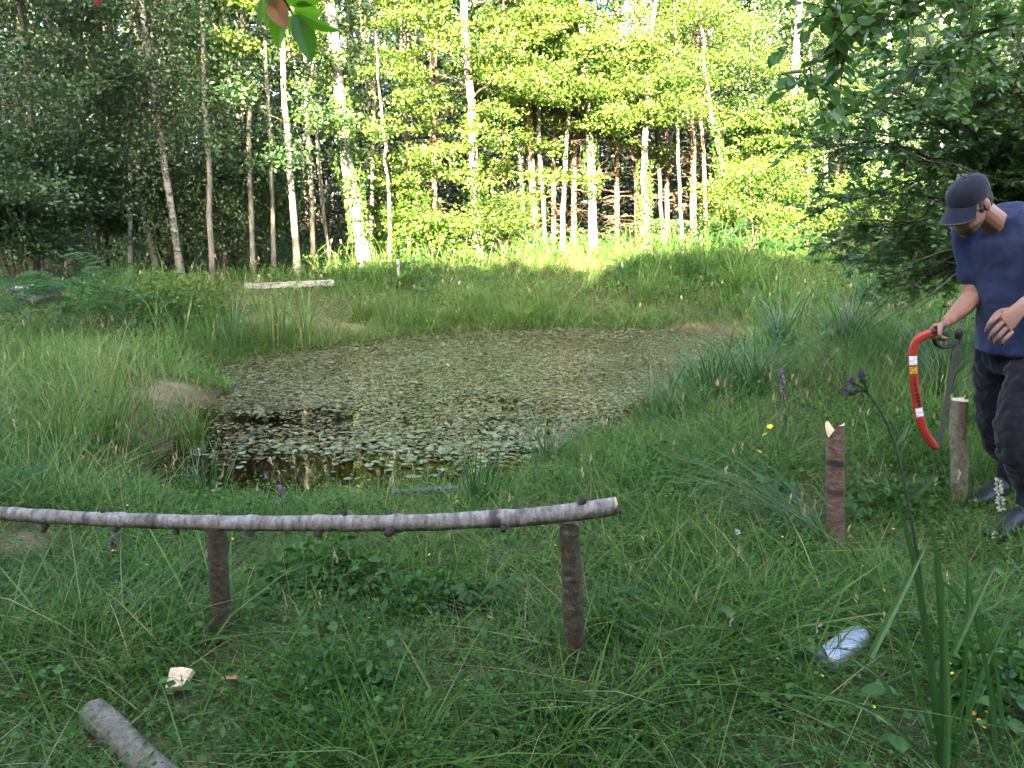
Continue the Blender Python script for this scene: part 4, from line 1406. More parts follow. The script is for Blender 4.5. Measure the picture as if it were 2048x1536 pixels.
M['red_wood'] = noise_mat('orange_wood', [(.3, (.3, .13, .06)), (.7, (.46, .22, .1))], (30, 60, 30), 4, .75, .2)
wood_chip("pale wedge-shaped sawn offcut in the grass near the log", (363, 1393), [(-.036, .035), (.0, .038), (.038, .03), (.022, -.03), (-.03, -.034)], .02, 'cut_wood', 0, (.45, 0))
wood_chip("thin orange splinter of wood right of the pale offcut", (470, 1392), [(-.04, -.008), (.03, .006), (.045, .013), (.02, .018), (-.035, .006)], .008, 'red_wood', 0, (.3, .1))
wood_chip("tiny white wood chip in the grass left of the notched post", (1473, 1088), [(-.012, -.01), (.012, -.012), (.016, .012), (-.005, .018)], .008, 'white_paint', .4, (.7, 0))
wood_chip("grey half-sunk board end at the near waterline behind the rail", (850, 1003), [(-.2, -.045), (.19, -.02), (.2, .02), (-.19, .0)], .03, 'dark_board', .12, (.1, 0))

# silver flask lying in the grass
f0, f1 = on_ground(1642, 1352), on_ground(1730, 1285)
ax = nrm(f1 - f0)
prof = [(-.004, .002), (.0, .03), (.006, .04), (.02, .044), (.12, .044), (.2, .044), (.25, .043), (.275, .038), (.29, .03), (.294, .0)]
cpt = f0 + np.array([0, 0, .047])
V, F = tube(np.array([cpt + ax * s for s, _ in prof]) + 0, [max(r, .001) for _, r in prof], 28, True)
M['silver'] = plain_mat('brushed_silver', (.42, .44, .47), .5, .6)
froot = thing("flask", "smooth silver cylinder lying in the grass by the sword leaves", "canister", tuple(cpt))
build("body", V - cpt, F, M['silver'], froot, smooth=True)
V, F = tube(np.array([cpt + ax * .292, cpt + ax * .305, cpt + ax * .318]), [.022, .022, .018], 16, True)
build("cap", V - cpt, F, plain_mat('dark_grey_cap', (.05, .05, .055), .5), froot, smooth=False)

# plank on blocks, white stake, old bench at the edge of the wood
def box_mesh(c, sx, sy, sz, jit=0.0):
    s = np.array([[-1, -1, -1], [1, -1, -1], [1, 1, -1], [-1, 1, -1], [-1, -1, 1], [1, -1, 1], [1, 1, 1], [-1, 1, 1]]) * .5
    V = np.asarray(c) + s * np.array([sx, sy, sz]) + rng.normal(0, jit, (8, 3))
    F = np.array([[0, 3, 2, 1], [4, 5, 6, 7], [0, 1, 5, 4], [1, 2, 6, 5], [2, 3, 7, 6], [3, 0, 4, 7]])
    return V, F


pY = 13.6
pa, pb = at_y(489, 573, pY), at_y(668, 565, pY + .35)
mid = (pa + pb) / 2
proot = thing("plank_seat", "long weathered pale plank raised at the edge of the wood", "plank", (mid[0], mid[1], G1(mid[0], mid[1])))
o0 = np.array([mid[0], mid[1], G1(mid[0], mid[1])])
dirp = nrm(pb - pa)
mbp = MB()
nsec = 8
path = np.linspace(pa, pb, nsec)
side = np.array([-dirp[1], dirp[0], 0])
Vp = []
for q in path:
    w, t = .1 + rng.normal(0, .004), .042 + rng.normal(0, .003)
    Vp += [q - side * w - [0, 0, t], q + side * w - [0, 0, t], q + side * w + [0, 0, t], q - side * w + [0, 0, t]]
i = np.arange(nsec - 1)[:, None] * 4
j = np.arange(4)[None, :]
Fp = [np.stack([i + j, i + (j + 1) % 4, i + 4 + (j + 1) % 4, i + 4 + j], -1).reshape(-1, 4), np.array([[3, 2, 1, 0]]), np.array([[0, 1, 2, 3]]) + (nsec - 1) * 4]
build("board", np.array(Vp) - o0, Fp, M['old_board'], proot)
for s in (.18, .82):
    c = pa + (pb - pa) * s
    gz = G1(c[0], c[1])
    hh = max(.08, c[2] - .033 - gz + .05)
    V, F = tube(np.array([[c[0], c[1], gz - .05], [c[0], c[1], gz - .05 + hh]]), [.09, .085], 10, True)
    build("support_block", V - o0, F, M['grey_bark'], proot, smooth=False)
sb = on_ground(797, 556)
V, F = box_mesh((0, 0, .1), .05, .045, .46, .003)
tag(build("white_stake", V, F, M['white_paint'], loc=tuple(sb)), "short white marker stake in the bracken before the sunlit bush", "stake")

bY = 11.6
c = at_y(74, 583, bY)
gz = G1(c[0], bY)
broot = thing("old_bench", "dark weathered wooden bench half hidden by bracken, left edge", "bench", (c[0], bY, gz))
ob = np.array([c[0], bY, gz])
h0 = c[2] - gz
V, F = box_mesh((0, .0, h0 + .07), .5, .18, .035, .004)
build("seat", V, F, M['old_board'], broot)
V, F = box_mesh((0.02, .05, h0 - .06), .42, .04, .2, .004)
build("front_board", V, F, M['dark_board'], broot)
for sx in (-.22, .22):
    V, F = box_mesh((sx, .02, h0 * .5 + .02), .06, .08, h0 + .28, .004)
    build("leg", V, F, M['dark_board'], broot)
V, F = box_mesh((-.55, .02, h0 + .04), .65, .05, .05, .006)
build("rail", V, F, M['dark_board'], broot)
fs = on_ground(640, 552)
V, F = tube(np.array([[0, 0, 0], [-.12, .1, .12], [-.3, .2, .24]]), [.012, .01, .008], 5, True)
tag(build("fallen_branch", V, F, M['dead_twig'], loc=tuple(fs + np.array([.0, .0, .05]))), "thin bare stick propped above the pale plank", "branch")

# ------------------------------------------------------------------ the willow on the right
wb = np.array([5.3, 7.3, 0.0])
wb[2] = G1(wb[0], wb[1]) - .05
wroot = thing("willow_tree", "big dark glossy-leaved willow overhanging the right side", "tree", tuple(wb))
LIMBS = [(1590, 260, 6.6), (1640, 150, 6.2), (1690, 60, 5.8), (1760, 20, 5.4), (1660, 330, 6.8), (1620, 420, 7.4), (1660, 480, 7.2), (1700, 530, 6.8), (1750, 500, 6.4), (1740, 400, 6.2), (1720, 260, 6.0),
         (1770, 170, 5.6), (1800, 300, 5.6), (1830, 100, 5.2), (1850, 230, 6.0), (1790, 450, 5.8), (1830, 540, 6.2), (1870, 400, 6.6), (1900, 300, 6.2), (1890, 180, 5.6), (1930, 60, 5.3), (1960, 250, 6.4),
         (1980, 140, 5.8), (2010, 330, 6.6), (2030, 60, 5.6), (2050, 220, 6.2), (1960, 420, 7.0), (2060, 420, 6.6), (2020, 520, 6.8), (1900, 560, 6.6), (1760, 580, 6.0), (1840, 330, 7.2), (1950, 500, 6.0), (2100, 100, 6.0), (2100, 330, 6.0),
         (1860, 10, 5.6), (1990, 10, 6.2), (1700, 180, 6.6), (1800, 220, 6.8), (1920, 440, 6.2), (1870, 490, 5.8), (1700, 440, 6.0)]
wst, wlf = MB(), MB()


def twig_leaves(p, d, L, leaf, n, out, spread=.9):
    s = np.sort(rng.uniform(.08, 1.02, n))
    pos = p + d * L * s[:, None] + np.array([0, 0, -.12]) * (L * s[:, None]) ** 2
    sd = nrm(np.cross(d, [0, 0, 1.0]))
    sg = np.where(np.arange(n) % 2 == 0, 1, -1)[:, None]
    ax = nrm(d * .55 + sd * sg * spread + rng.normal(0, .35, (n, 3)))
    nor = nrm(np.array([0, 0, 1.]) + rng.normal(0, .55, (n, 3)))
    Ls = leaf * rng.uniform(.65, 1.2, n)
    V, F = leafs6(pos, ax, nor, Ls, Ls * rng.uniform(.52, .7, n))
    out.add(V, F, np.repeat(np.clip(rng.normal(.45, .25, n), 0, 1), 6))


def limb(p0, p1, arch, r0, n_tw, leaf, tl, per, st, out, t0=.25):
    m = (p0 + p1) / 2 + np.array([0, 0, arch])
    path = smooth_path([p0, p0 * .55 + m * .45 + [0, 0, arch * .3], m, p1 * .6 + m * .4, p1], 12)
    path[1:] += rng.normal(0, .025, (11, 3))
    st.add(*tube(path, np.linspace(r0, .004, 12), 6, True), rng.uniform())
    main = nrm(p1 - p0)
    for k in range(n_tw):
        s = rng.uniform(t0, 1.0) * 11
        i = min(int(s), 10)
        p = path[i] + (path[i + 1] - path[i]) * (s - i)
        loc = nrm(path[i + 1] - path[i])
        d = nrm(loc * .55 + rng.normal(0, .7, 3) * np.array([1, 1, .8]) + np.array([0, 0, .12]))
        L = tl * rng.uniform(.5, 1.3)
        st.add(*tube(np.stack([p, p + d * L * .5, p + d * L + np.array([0, 0, -.12]) * L * L]), [.0045, .003, .0015], 3, False), rng.uniform())
        twig_leaves(p, d, L, leaf, per, out)


for (x, y, dpt) in LIMBS:
    tgt = at_y(x, y, dpt)
    limb(wb + np.array([rng.normal(0, .15), rng.normal(0, .15), rng.uniform(.2, .9)]), tgt, .35 + rng.uniform(0, .4), .028, 34, .055, .42, 29, wst, wlf, .28)
# the long limb that reaches toward the viewer, larger in the picture
lt = at_y(1560, 150, 3.5)
limb(at_y(2090, -60, 4.6), lt, .12, .016, 34, .075, .32, 12, wst, wlf, .25)
limb(at_y(2060, -90, 4.4), at_y(1640, 60, 3.7), .08, .012, 30, .07, .3, 13, wst, wlf, .25)
limb(at_y(2090, 60, 4.6), at_y(1790, 190, 4.3), .1, .012, 28, .06, .3, 15, wst, wlf, .2)
wst.add(*tube(smooth_path([wb + [0, 0, .8], wb + [-.3, -1.2, 2.2], at_y(2090, -60, 4.6)], 8), np.linspace(.06, .016, 8), 7), .5)
for k in range(5):
    a = k * 1.25
    wst.add(*tube(smooth_path([wb + [.1 * math.cos(a), .1 * math.sin(a), 0], wb + [.4 * math.cos(a), .4 * math.sin(a), 1.2], wb + [1.1 * math.cos(a), 1.1 * math.sin(a), 3.2]], 8), np.linspace(.09, .02, 8), 8), .5)
# bare dark twigs low under the crown
for k in range(16):
    p = at_y(rng.uniform(1880, 2080), rng.uniform(470, 560), 6.3 + rng.normal(0, .4))
    q = at_y(rng.uniform(1690, 1850), rng.uniform(530, 640), 6.0 + rng.normal(0, .5))
    pth = smooth_path([p, (p + q) / 2 + [0, 0, .1], q], 6) + rng.normal(0, .012, (6, 3))
    wst.add(*tube(pth, np.linspace(.008, .002, 6), 4, False), .5)
wst.build("trunk", M['twig'], wroot, wb, smooth=True)
wlf.build("crown", M['willow'], wroot, wb)

# ------------------------------------------------------------------ overhanging twig with hanging leaves, top of the picture
def leaf_shape(L, W, fold=.18, curl=.15, n=9, k=4, tooth=.0):
    """a modelled leaf lying along +x, midrib at y=0"""
    V, F = [], []
    for i in range(n + 1):
        t = i / n
        w = W * .5 * (math.sin(math.pi * t ** .8) ** .75) * (1 + (tooth if i % 2 else 0)) + .0004
        for j in range(-k, k + 1):
            s = j / k
            V.append((t * L, s * w, abs(s) * w * fold * 2 - curl * L * t * t + .006 * L * math.sin(9 * t) * abs(s)))
    m = 2 * k + 1
    for i in range(n):
        for j in range(2 * k):
            F.append((i * m + j, i * m + j + 1, (i + 1) * m + j + 1, (i + 1) * m + j))
    return np.array(V), np.array(F)


def put_leaf(name, p, q, W, mat, parent, origin, roll=0.0, rnd=.5, curl=.12, fold=.18):
    """leaf from its stalk p to its tip q"""
    p, q = np.asarray(p), np.asarray(q)
    L = float(np.linalg.norm(q - p))
    V, F = leaf_shape(L, W, fold, curl)
    o = build(name, V, F, M[mat], parent, {"rnd": np.full(len(V), rnd)}, smooth=True)
    x = nrm(q - p)
    back = nrm(EYE - p)
    z = nrm(back - x * np.dot(back, x))
    y = np.cross(z, x)
    R0 = np.stack([x, y, z], 1)
    c, s = math.cos(roll), math.sin(roll)
    R0 = R0 @ np.array([[1, 0, 0], [0, c, -s], [0, s, c]])
    o.rotation_euler = Matrix(R0.tolist()).to_euler()
    o.location = tuple(p - np.asarray(origin))
    return o


hY = 1.75
hb = at_y(560, -60, hY)
hroot = thing("overhanging_branch", "near twig with drooping cherry-like leaves hanging from the top edge", "branch", tuple(hb))
tb = MB()
tb.add(*tube(smooth_path([at_y(100, -900, .4), at_y(400, -300, 1.3), at_y(545, -40, hY), at_y(566, 8, hY), at_y(586, 29, hY)], 14), np.linspace(.014, .0018, 14), 6), .5)
tb.add(*tube(smooth_path([at_y(400, -300, 1.3), at_y(250, -120, 1.7), at_y(192, -20, 1.9)], 8), np.linspace(.008, .0018, 8), 5), .5)
tb.build("twig", M['twig'], hroot, hb, smooth=True)
for (a, b, W, mt, roll, rn, dy, cl) in [
        ((545, -4), (572, 56), .036, 'dead_leaf', .15, .5, 0, .05), ((562, 2), (553, 98), .034, 'cherry', .5, .6, .02, .1), ((536, 0), (532, 50), .02, 'cherry', .6, .9, .01, .1),
        ((528, -6), (518, 55), .022, 'cherry', 1.1, .2, .03, .1), ((590, 28), (626, 122), .04, 'cherry', -.5, .15, 0, .12), ((595, 24), (676, 68), .026, 'cherry', .9, .25, -.02, .1),
        ((588, 20), (640, 30), .036, 'cherry', .2, .8, .03, .15), ((584, 30), (586, 66), .018, 'cherry', .2, .9, .02, .1), ((560, -12), (648, -2), .034, 'cherry', .3, .7, .02, .1),
        ((612, 30), (622, 55), .014, 'cherry', .3, .9, .02, .1), ((545, -14), (530, 4), .03, 'cherry', .8, .1, .0, .1), ((191, -30), (197, 13), .022, 'red_leaf', .1, .5, .15, .05)]:
    lo = put_leaf("leaf", at_y(a[0], a[1], hY + dy), at_y(b[0], b[1], hY + dy - .01), W * 1.15, mt, hroot, hb, roll, rn, cl)
    if mt == 'dead_leaf':
        lo["label"] = "withered tan leaf"
    if mt == 'red_leaf':
        lo["label"] = "dull red dead leaf tip"

# ------------------------------------------------------------------ cattails, sword leaves, thistle and other single plants
def strap(name, pts, w, mat, parent, origin, rnd=.5, seg=8, facing=None):
    """one long strap leaf through points in space, with a keel"""
    path = smooth_path(pts, seg + 1)
    t = np.linspace(0, 1, seg + 1)
    d = nrm(np.gradient(path, axis=0))
    view = nrm(EYE - path) if facing is None else np.tile(facing, (seg + 1, 1))
    s = nrm(np.cross(d, view))
    n2 = np.cross(s, d)
    ww = w * .5 * np.clip(1.02 - t ** 3.2, .03, 1)[:, None]
    V = np.stack([path - s * ww, path + n2 * ww * -.35, path + s * ww], 1).reshape(-1, 3)
    i = np.arange(seg)[:, None] * 3
    F = np.concatenate([np.stack([i + 0, i + 1, i + 4, i + 3], -1).reshape(-1, 4), np.stack([i + 1, i + 2, i + 5, i + 4], -1).reshape(-1, 4)])
    return build(name, V - np.asarray(origin), F, M[mat], parent, {"rnd": np.full(len(V), rnd)}, smooth=False)


def cattail(label, px, py, H, n, spread):
    b = at_z(px, py, WZ) if pond_sd(*at_z(px, py, WZ)[:2])[0] < .1 else on_ground(px, py)
    b = b + np.array([0, 0, -.05])
    root = thing("cattail", label, "cattail", tuple(b), 0, "cattail clumps at the far left shore")
    for k in range(n):
        a = rng.uniform(0, 6.28)
        h = H * rng.uniform(.55, 1.08)
        ln = spread * rng.uniform(.3, 1.2)
        d = np.array([math.cos(a), math.sin(a), 0])
        p0 = b + d * rng.uniform(0, .05)
        bend = rng.uniform() < .14
        tip = p0 + d * ln + np.array([0, 0, h * (.55 if bend else 1)])
        midp = p0 + d * ln * .3 + np.array([0, 0, h * .6])
        strap("leaf", [p0, p0 * .6 + midp * .4, midp, tip], rng.uniform(.016, .026), 'cattail', root, b, 1.0 if (bend or rng.uniform() < .1) else rng.uniform(0, .75), 6, nrm(np.array([rng.normal(0, .4), -1, .2])))


cattail("densest cattail clump, left shore, tallest of its row", 471, 716, 1.0, 20, .3)
cattail("thin cattail tuft left of the two forked ones", 549, 702, .85, 7, .12)
cattail("forked cattail tuft with a bent straw leaf", 566, 700, .95, 8, .15)
cattail("single slender cattail fan nearest the open water", 613, 702, .85, 10, .14)
cattail("low shaded cattail clump before the bramble thicket", 420, 712, .8, 9, .22)
cattail("short cattail fan at the left end by the bank grass", 366, 714, .85, 8, .2)

G_ = "sword-leaved plant"
sroot_p = on_ground(1890, 1510)
sroot = thing("sword_leaf_plant", "tall clump of sword-shaped leaves in the lower right foreground", "plant", tuple(sroot_p))
for pts, w, rn, dy in [
        ([(1885, 1530), (1852, 1250), (1815, 1050), (1764, 928)], .019, .25, 0), ([(1895, 1520), (1888, 1260), (1876, 1085), (1848, 1000), (1822, 958)], .018, .5, .03),
        ([(1740, 1315), (1790, 1215), (1856, 1084)], .018, .95, -.03), ([(1905, 1310), (1960, 1190), (1996, 1122)], .016, .8, .02), ([(1888, 1536), (1888, 1300), (1868, 1105)], .02, .3, -.04),
        ([(1992, 1540), (1986, 1390), (1940, 1190), (1930, 1120)], .014, .4, .06), ([(1965, 1260), (1900, 1175), (1848, 1132)], .012, .6, .1), ([(1800, 1420), (1760, 1350), (1690, 1310)], .012, .6, .1),
        ([(1900, 1540), (1930, 1380), (1936, 1180), (1934, 1085)], .013, .3, .12), ([(1893, 1540), (1896, 1420), (1888, 1200)], .017, .9, -.05), ([(2010, 1500), (1990, 1300), (1940, 1180)], .011, .5, .1),
        ([(1870, 1540), (1780, 1440), (1700, 1400), (1600, 1380)], .013, .5, .04), ([(1905, 1540), (1960, 1350), (2035, 1200)], .014, .45, .1), ([(1880, 1540), (1840, 1380), (1800, 1270), (1780, 1160)], .012, .55, .08)]:
    strap("leaf", [at_y(x, y, 1.98 + dy) for x, y in pts], w, 'sedge', sroot, sroot_p, rn, 10)

# thistle
tb_ = on_ground(1872, 1480)
troot = thing("thistle", "tall thistle with nodding purple heads, foreground right", "thistle", tuple(tb_))
tp = smooth_path([tb_, at_y(1860, 1330, 2.05), at_y(1838, 1130, 2.05), at_y(1812, 980, 2.05), at_y(1788, 875, 2.06), at_y(1765, 815, 2.07), at_y(1735, 785, 2.08)], 24)
M['thistle'] = leaf_mat('thistle_green', [(0, (.03, .05, .02)), (1, (.07, .1, .045))], .15, .6, .2)
M['purple'] = leaf_mat('thistle_purple', [(0, (.07, .035, .1)), (1, (.17, .1, .22))], .3, .6, .2, (1, .8, 1.1))
ts = MB()
ts.add(*tube(tp, np.linspace(.006, .0035, 24), 7), .4)
nsp = 420
ix = rng.uniform(0, 22.9, nsp)
pp = np.stack([np.interp(ix, np.arange(24), tp[:, k]) for k in range(3)], -1)
ts.add(*leafs(pp, rand_dirs(nsp, 0, .6), rand_dirs(nsp), rng.uniform(.007, .014, nsp), .003), np.repeat(rng.uniform(0, 1, nsp), 4))
ts.build("stem", M['thistle'], troot, tb_)
for i, s in ((17, 1), (14, -1), (20, 1), (10, -1), (7, 1)):
    d = np.array([s * rng.uniform(.5, .9), rng.normal(0, .3), .5])
    put_leaf("leaf", tp[i], tp[i] + nrm(d) * rng.uniform(.05, .09), .016, 'thistle', troot, tb_, .6, .9, .3)
for (x, y), s in (((1707, 784), 1.0), ((1727, 762), .95), ((1709, 767), .6), ((1716, 781), .7)):
    c = at_y(x, y, 2.08)
    neck = tp[-1]
    hm = MB()
    hm.add(*tube(smooth_path([neck, (neck + c) / 2 + [0, 0, .004], c], 5), .003, 5), .2)
    d = nrm(c - neck)
    hm.add(*tube(np.array([c - d * .006, c, c + d * .009 * s, c + d * .014 * s]), np.array([.004, .0095, .0095, .006]) * s, 10), .2)
    hd = hm.build("flower_head", M['thistle'], troot, tb_)
    nf = 70
    fm = MB()
    fm.add(*leafs(np.tile(c + d * .012 * s, (nf, 1)) + rng.normal(0, .003, (nf, 3)), nrm(d + rng.normal(0, .42, (nf, 3))), rand_dirs(nf), .016 * s, .0028), np.repeat(rng.uniform(0, 1, nf), 4))
    fm.build("petals", M['purple'], hd, tb_)


def spike(name, label, px, top, n, col, Y=None):
    b = on_ground(*px)
    t = at_y(top[0], top[1], b[1])
    root = thing(name, label, "flower", tuple(b))
    sm = MB()
    sm.add(*tube(np.stack([b, (b + t) / 2, t]), [.005, .004, .003], 5), .4)
    sm.build("stem", M['thistle'], root, b)
    fm = MB()
    u = rng.uniform(.0, 1, n)
    q = t - (t - b) * (u[:, None] * .42)
    fm.add(*leafs(q, rand_dirs(n, .2), rand_dirs(n), .024, .016), np.repeat(rng.uniform(0, 1, n), 4))
    fm.build("petals", col, root, b)


M['lilac'] = leaf_mat('lilac_petal', [(0, (.12, .09, .11)), (1, (.26, .22, .26))], .3, .6, .2, (1, .9, 1))
M['cream'] = leaf_mat('cream_petal', [(0, (.35, .36, .27)), (1, (.6, .6, .5))], .3, .6, .2, (1, 1, .9))
spike("orchid_spike", "upright dull lilac flower spike left of the notched post", (1574, 880), (1563, 738), 110, M['lilac'])
spike("sorrel_spike", "small lilac spike at the near waterline behind the rail", (566, 1030), (562, 972), 40, M['lilac'])
spike("sorrel_spike", "dark lilac spike below the rail, left of the left post", (228, 1130), (224, 1075), 36, M['lilac'])
spike("meadowsweet", "cream flower spray in front of the person's boots", (2010, 1090), (1996, 962), 80, M['cream'])


# bracken
def frond_mesh(n=9, L=1.0):
    V, F, A = [], [], []
    mb = MB()
    t = np.linspace(0, 1, 10)
    rach = np.stack([t * L, 0 * t, .25 * np.sin(t * 2.2) * L - .28 * L * t ** 2.2], -1)
    mb.add(*tube(rach, np.linspace(.006, .0015, 10), 4), .2)
    for i in range(n):
        u = .22 + .76 * i / n
        p = np.array([np.interp(u, t, rach[:, k]) for k in range(3)])
        pl = .46 * L * (1 - u) ** .75 * min(1, .6 + (u - .2) * 3)
        for s in (-1, 1):
            d = nrm(np.array([.45, s, -.12 - .2 * u]))
            q = p + d * pl * .0
            mb.add(*leafs(q[None, :], d[None, :] + np.array([[0, 0, -.1]]), np.array([[0, 0, 1.]]) + rng.normal(0, .15, (1, 3)), pl, .05 * L * (.5 + pl)), np.full(4, rng.uniform(.2, .8)))
            m = max(3, int(pl / .05))
            v = (np.arange(m) + .5) / m * .85
            q = p + d * pl * v[:, None] + np.array([0, 0, -.1]) * (pl * v[:, None]) ** 2
            for e in (-1, 1):
                ax = nrm(np.cross(d, [0, 0, 1.]) * e + d * .7)
                ll = .075 * L * (1 - v * .7) * (.45 + pl)
                mb.add(*leafs(q, np.tile(ax, (m, 1)), np.tile([0, 0, 1.], (m, 1)) + rng.normal(0, .2, (m, 3)), ll, .022 * L), np.repeat(rng.uniform(.2, .9, m), 4))
    return mb


frond_src = frond_mesh().build("frond", M['fern'])
frond_used = [False]


def fern(label, px, py, size, n, az0=None, spread=6.28, group="bracken ferns round the pond"):
    b = on_ground(px, py)
    root = thing("bracken", label, "fern", tuple(b), 0, group)
    n = int(n * 1.8)
    for k in range(n):
        if frond_used[0]:
            f = link_copy(frond_src)
        else:
            f = frond_src
            frond_used[0] = True
        f.parent = root
        s = size * rng.uniform(.6, 1.0)
        f.scale = (s, s, s)
        az = (k / n * 6.28 if az0 is None else az0 + (rng.uniform(-.5, .5)) * spread) + rng.normal(0, .2)
        f.location = (rng.normal(0, .1 * size), rng.normal(0, .1 * size), size * rng.uniform(.15, .75))
        f.rotation_euler = (rng.normal(0, .2), -rng.uniform(-.15, .5), az)
    return root


for lab, x, y, s, k in [
        ("tall bracken at the left edge below the old bench", 10, 672, .8, 8), ("broad bracken below the old bench's right leg", 90, 672, .75, 8), ("bracken frond cluster reaching out above the left bank", 175, 676, .85, 8),
        ("outermost bracken of the left thicket, nearest the cattails", 255, 682, .75, 7), ("low dark bracken in front of the left thicket", 60, 690, .8, 7), ("bracken at the back of the left thicket, under the birch bush", 215, 640, .9, 6),
        ("bracken plant standing behind the white stake", 800, 585, .6, 7), ("bracken right of the white stake, bluish green", 845, 590, .5, 6), ("bracken among the far bank grass below the tall pine", 1190, 512, .7, 7),
        ("bracken on the far bank under the orange-brown pine", 1085, 525, .6, 6), ("spreading bluish bracken midway up the far bank", 1250, 575, .55, 7), ("bracken at the foot of the ivy-wrapped trunk", 1330, 502, .7, 6),
        ("bracken before the thin pale stems", 1400, 500, .7, 6), ("bracken below the leaning ivy tree", 1470, 508, .7, 6), ("bracken at the foot of the tall bright birch", 1560, 512, .7, 6), ("small bracken at the left frame edge above the rail", 20, 1010, .25, 5),
        ("bracken on the far bank midway to the willow", 1380, 560, .5, 6), ("bracken by the thicket at the willow's edge", 1640, 520, .6, 6)]:
    fern(lab, x, y, s, k)


# tussocks of sedge, one plant each
def tussock(label, px, py, n, h, spread, mat='sedge', w=.007, az0=None, rn=(0, 1), name="sedge_tussock", group="sedge and grass tussocks", rs=0.0):
    b = on_ground(px, py)
    N = n
    rt = np.tile(b, (N, 1)) + np.c_[rng.normal(0, .035 + h * .05 + rs, (N, 2)), np.full(N, -.02)]
    az = rng.uniform(0, 6.28, N) if az0 is None else az0 + rng.normal(0, .5, N)
    V, F = blades(rt, h * rng.gamma(12, 1 / 12, N), rng.uniform(.6, 1.2, N) * w, az, spread * rng.uniform(.2, 1, N), rng.uniform(.3, 1.1, N) * spread, 6)
    o = build(name, V - b, F, M[mat], None, {"rnd": np.repeat(rng.uniform(rn[0], rn[1], N), 14)}, smooth=True, loc=tuple(b))
    tag(o, label, "grass tussock", group, "stuff" if rs else None)


for a in [("drooping blue-green sedge tussock left of the notched post", 1625, 1075, 80, .5, 1.1, 'sedge', .0075, 2.6), ("tall sedge tussock at the pond's right shore", 1420, 800, 150, .6, .6, 'sedge', .009),
          ("sedge tussock leaning over the water, right shore", 1330, 850, 130, .5, .7, 'sedge', .008), ("tall pale sedge by the sandy far right shore", 1560, 700, 140, .7, .5, 'sedge', .011),
          ("wide sedge clump between the sand spot and notched post", 1500, 790, 160, .6, .6, 'sedge', .009), ("broad-bladed tuft in the lower right lawn", 1370, 1500, 26, .2, 1.2, 'grass', .008),
          ("small bright tuft near the log", 205, 1345, 50, .16, .8, 'grass', .006), ("small yellow-green tuft below the left post", 330, 1250, 60, .2, .8, 'grass', .006),
          ("reed-like grass clump at the pond's left corner", 390, 905, 120, .42, .35, 'bank', .01), ("tall reed grass on the near left bank", 130, 930, 170, .55, .4, 'bank', .009),
          ("tall reed grass left of the sandy spit", 215, 900, 150, .55, .4, 'bank', .009), ("upright grass clump beside the water left of the left post", 400, 1010, 70, .38, .35, 'sedge', .009),
          ("rounded rush tussock on the far shore, mid pond", 1080, 630, 200, .55, .5, 'bank', .012), ("sun-touched golden tussock on the far shore", 1040, 648, 140, .4, .6, 'bank', .011, None, (.75, 1)),  # the golden tussock's sun fleck is put into its blade tones
          ("dark rush tussock left of the golden one", 950, 625, 170, .5, .5, 'bank', .012), ("green rush tussock on the far left shore by the bare bank", 720, 640, 150, .45, .5, 'bank', .011),
          ("rush tussock above the sandy far shore", 1290, 610, 200, .6, .5, 'bank', .013), ("big arching grass clump on the far bank, right", 1470, 590, 220, .75, .7, 'bank', .013),
          ("arching grass clump nearest the willow on the far bank", 1740, 610, 200, .75, .7, 'sedge', .013), ("leafy grass clump below the willow twigs", 1690, 690, 180, .6, .6, 'sedge', .011),
          ("sedge clump behind the saw", 1880, 800, 160, .6, .5, 'sedge', .01), ("thin rushes standing in the near water's edge", 960, 1005, 60, .4, .3, 'sedge', .008), ("leaning sedge at the pond's near right corner", 1100, 930, 110, .45, .6, 'sedge', .008)]:
    tussock(*a)
tussock("lush dark mound of long grass, bottom centre-left", 690, 1465, 620, .2, .8, 'grass', .006, None, (0, .7), rs=.11)
tussock("mound of long grass left of the left post", 250, 1165, 420, .17, .8, 'grass', .006, None, (0, .8), rs=.12)
tussock("thick mound of grass behind the flask", 1790, 1230, 420, .19, .8, 'grass', .0055, None, (.1, .9), rs=.13)
tussock("thick grass swelling at the right edge below the boots", 1990, 1300, 420, .2, .8, 'grass', .006, None, (0, .8), rs=.13)
tussock("coarse grass mound under the rail's middle", 850, 1130, 420, .17, .8, 'grass', .006, None, (.1, .9), rs=.13)
tussock("coarse grass mound right of the rail's cut end", 1340, 1060, 480, .2, .8, 'grass', .006, None, (.1, .9), rs=.16)
tussock("grass tuft in front of the person's boots", 1985, 1092, 200, .16, .7, 'grass', .006, None, (.1, .9), rs=.09)
tussock("grass tuft beside the far boot", 1950, 1015, 120, .13, .7, 'grass', .006, None, (.1, .9), rs=.06)

# broad-leaved seedlings and brambles in the lawn: each leaf a part
leaf_srcs = []
for k, (W, tooth) in enumerate([(.62, .06), (.72, .1), (.5, .04)]):
    V, F = leaf_shape(1.0, W, .14, .16, 8, 3, tooth)
    leaf_srcs.append((V, F))
leaf_meshes = {}


def leaf_obj(k, mat, rn, parent):
    key = (k, mat, rn)
    if key not in leaf_meshes:
        o = build("leaf", leaf_srcs[k][0], leaf_srcs[k][1], M[mat], parent, {"rnd": np.full(len(leaf_srcs[k][0]), rn)}, smooth=True)
        leaf_meshes[key] = o.data
    else:
        o = bpy.data.objects.new("leaf", leaf_meshes[key])
        COL.objects.link(o)
        o.parent = parent
    return o


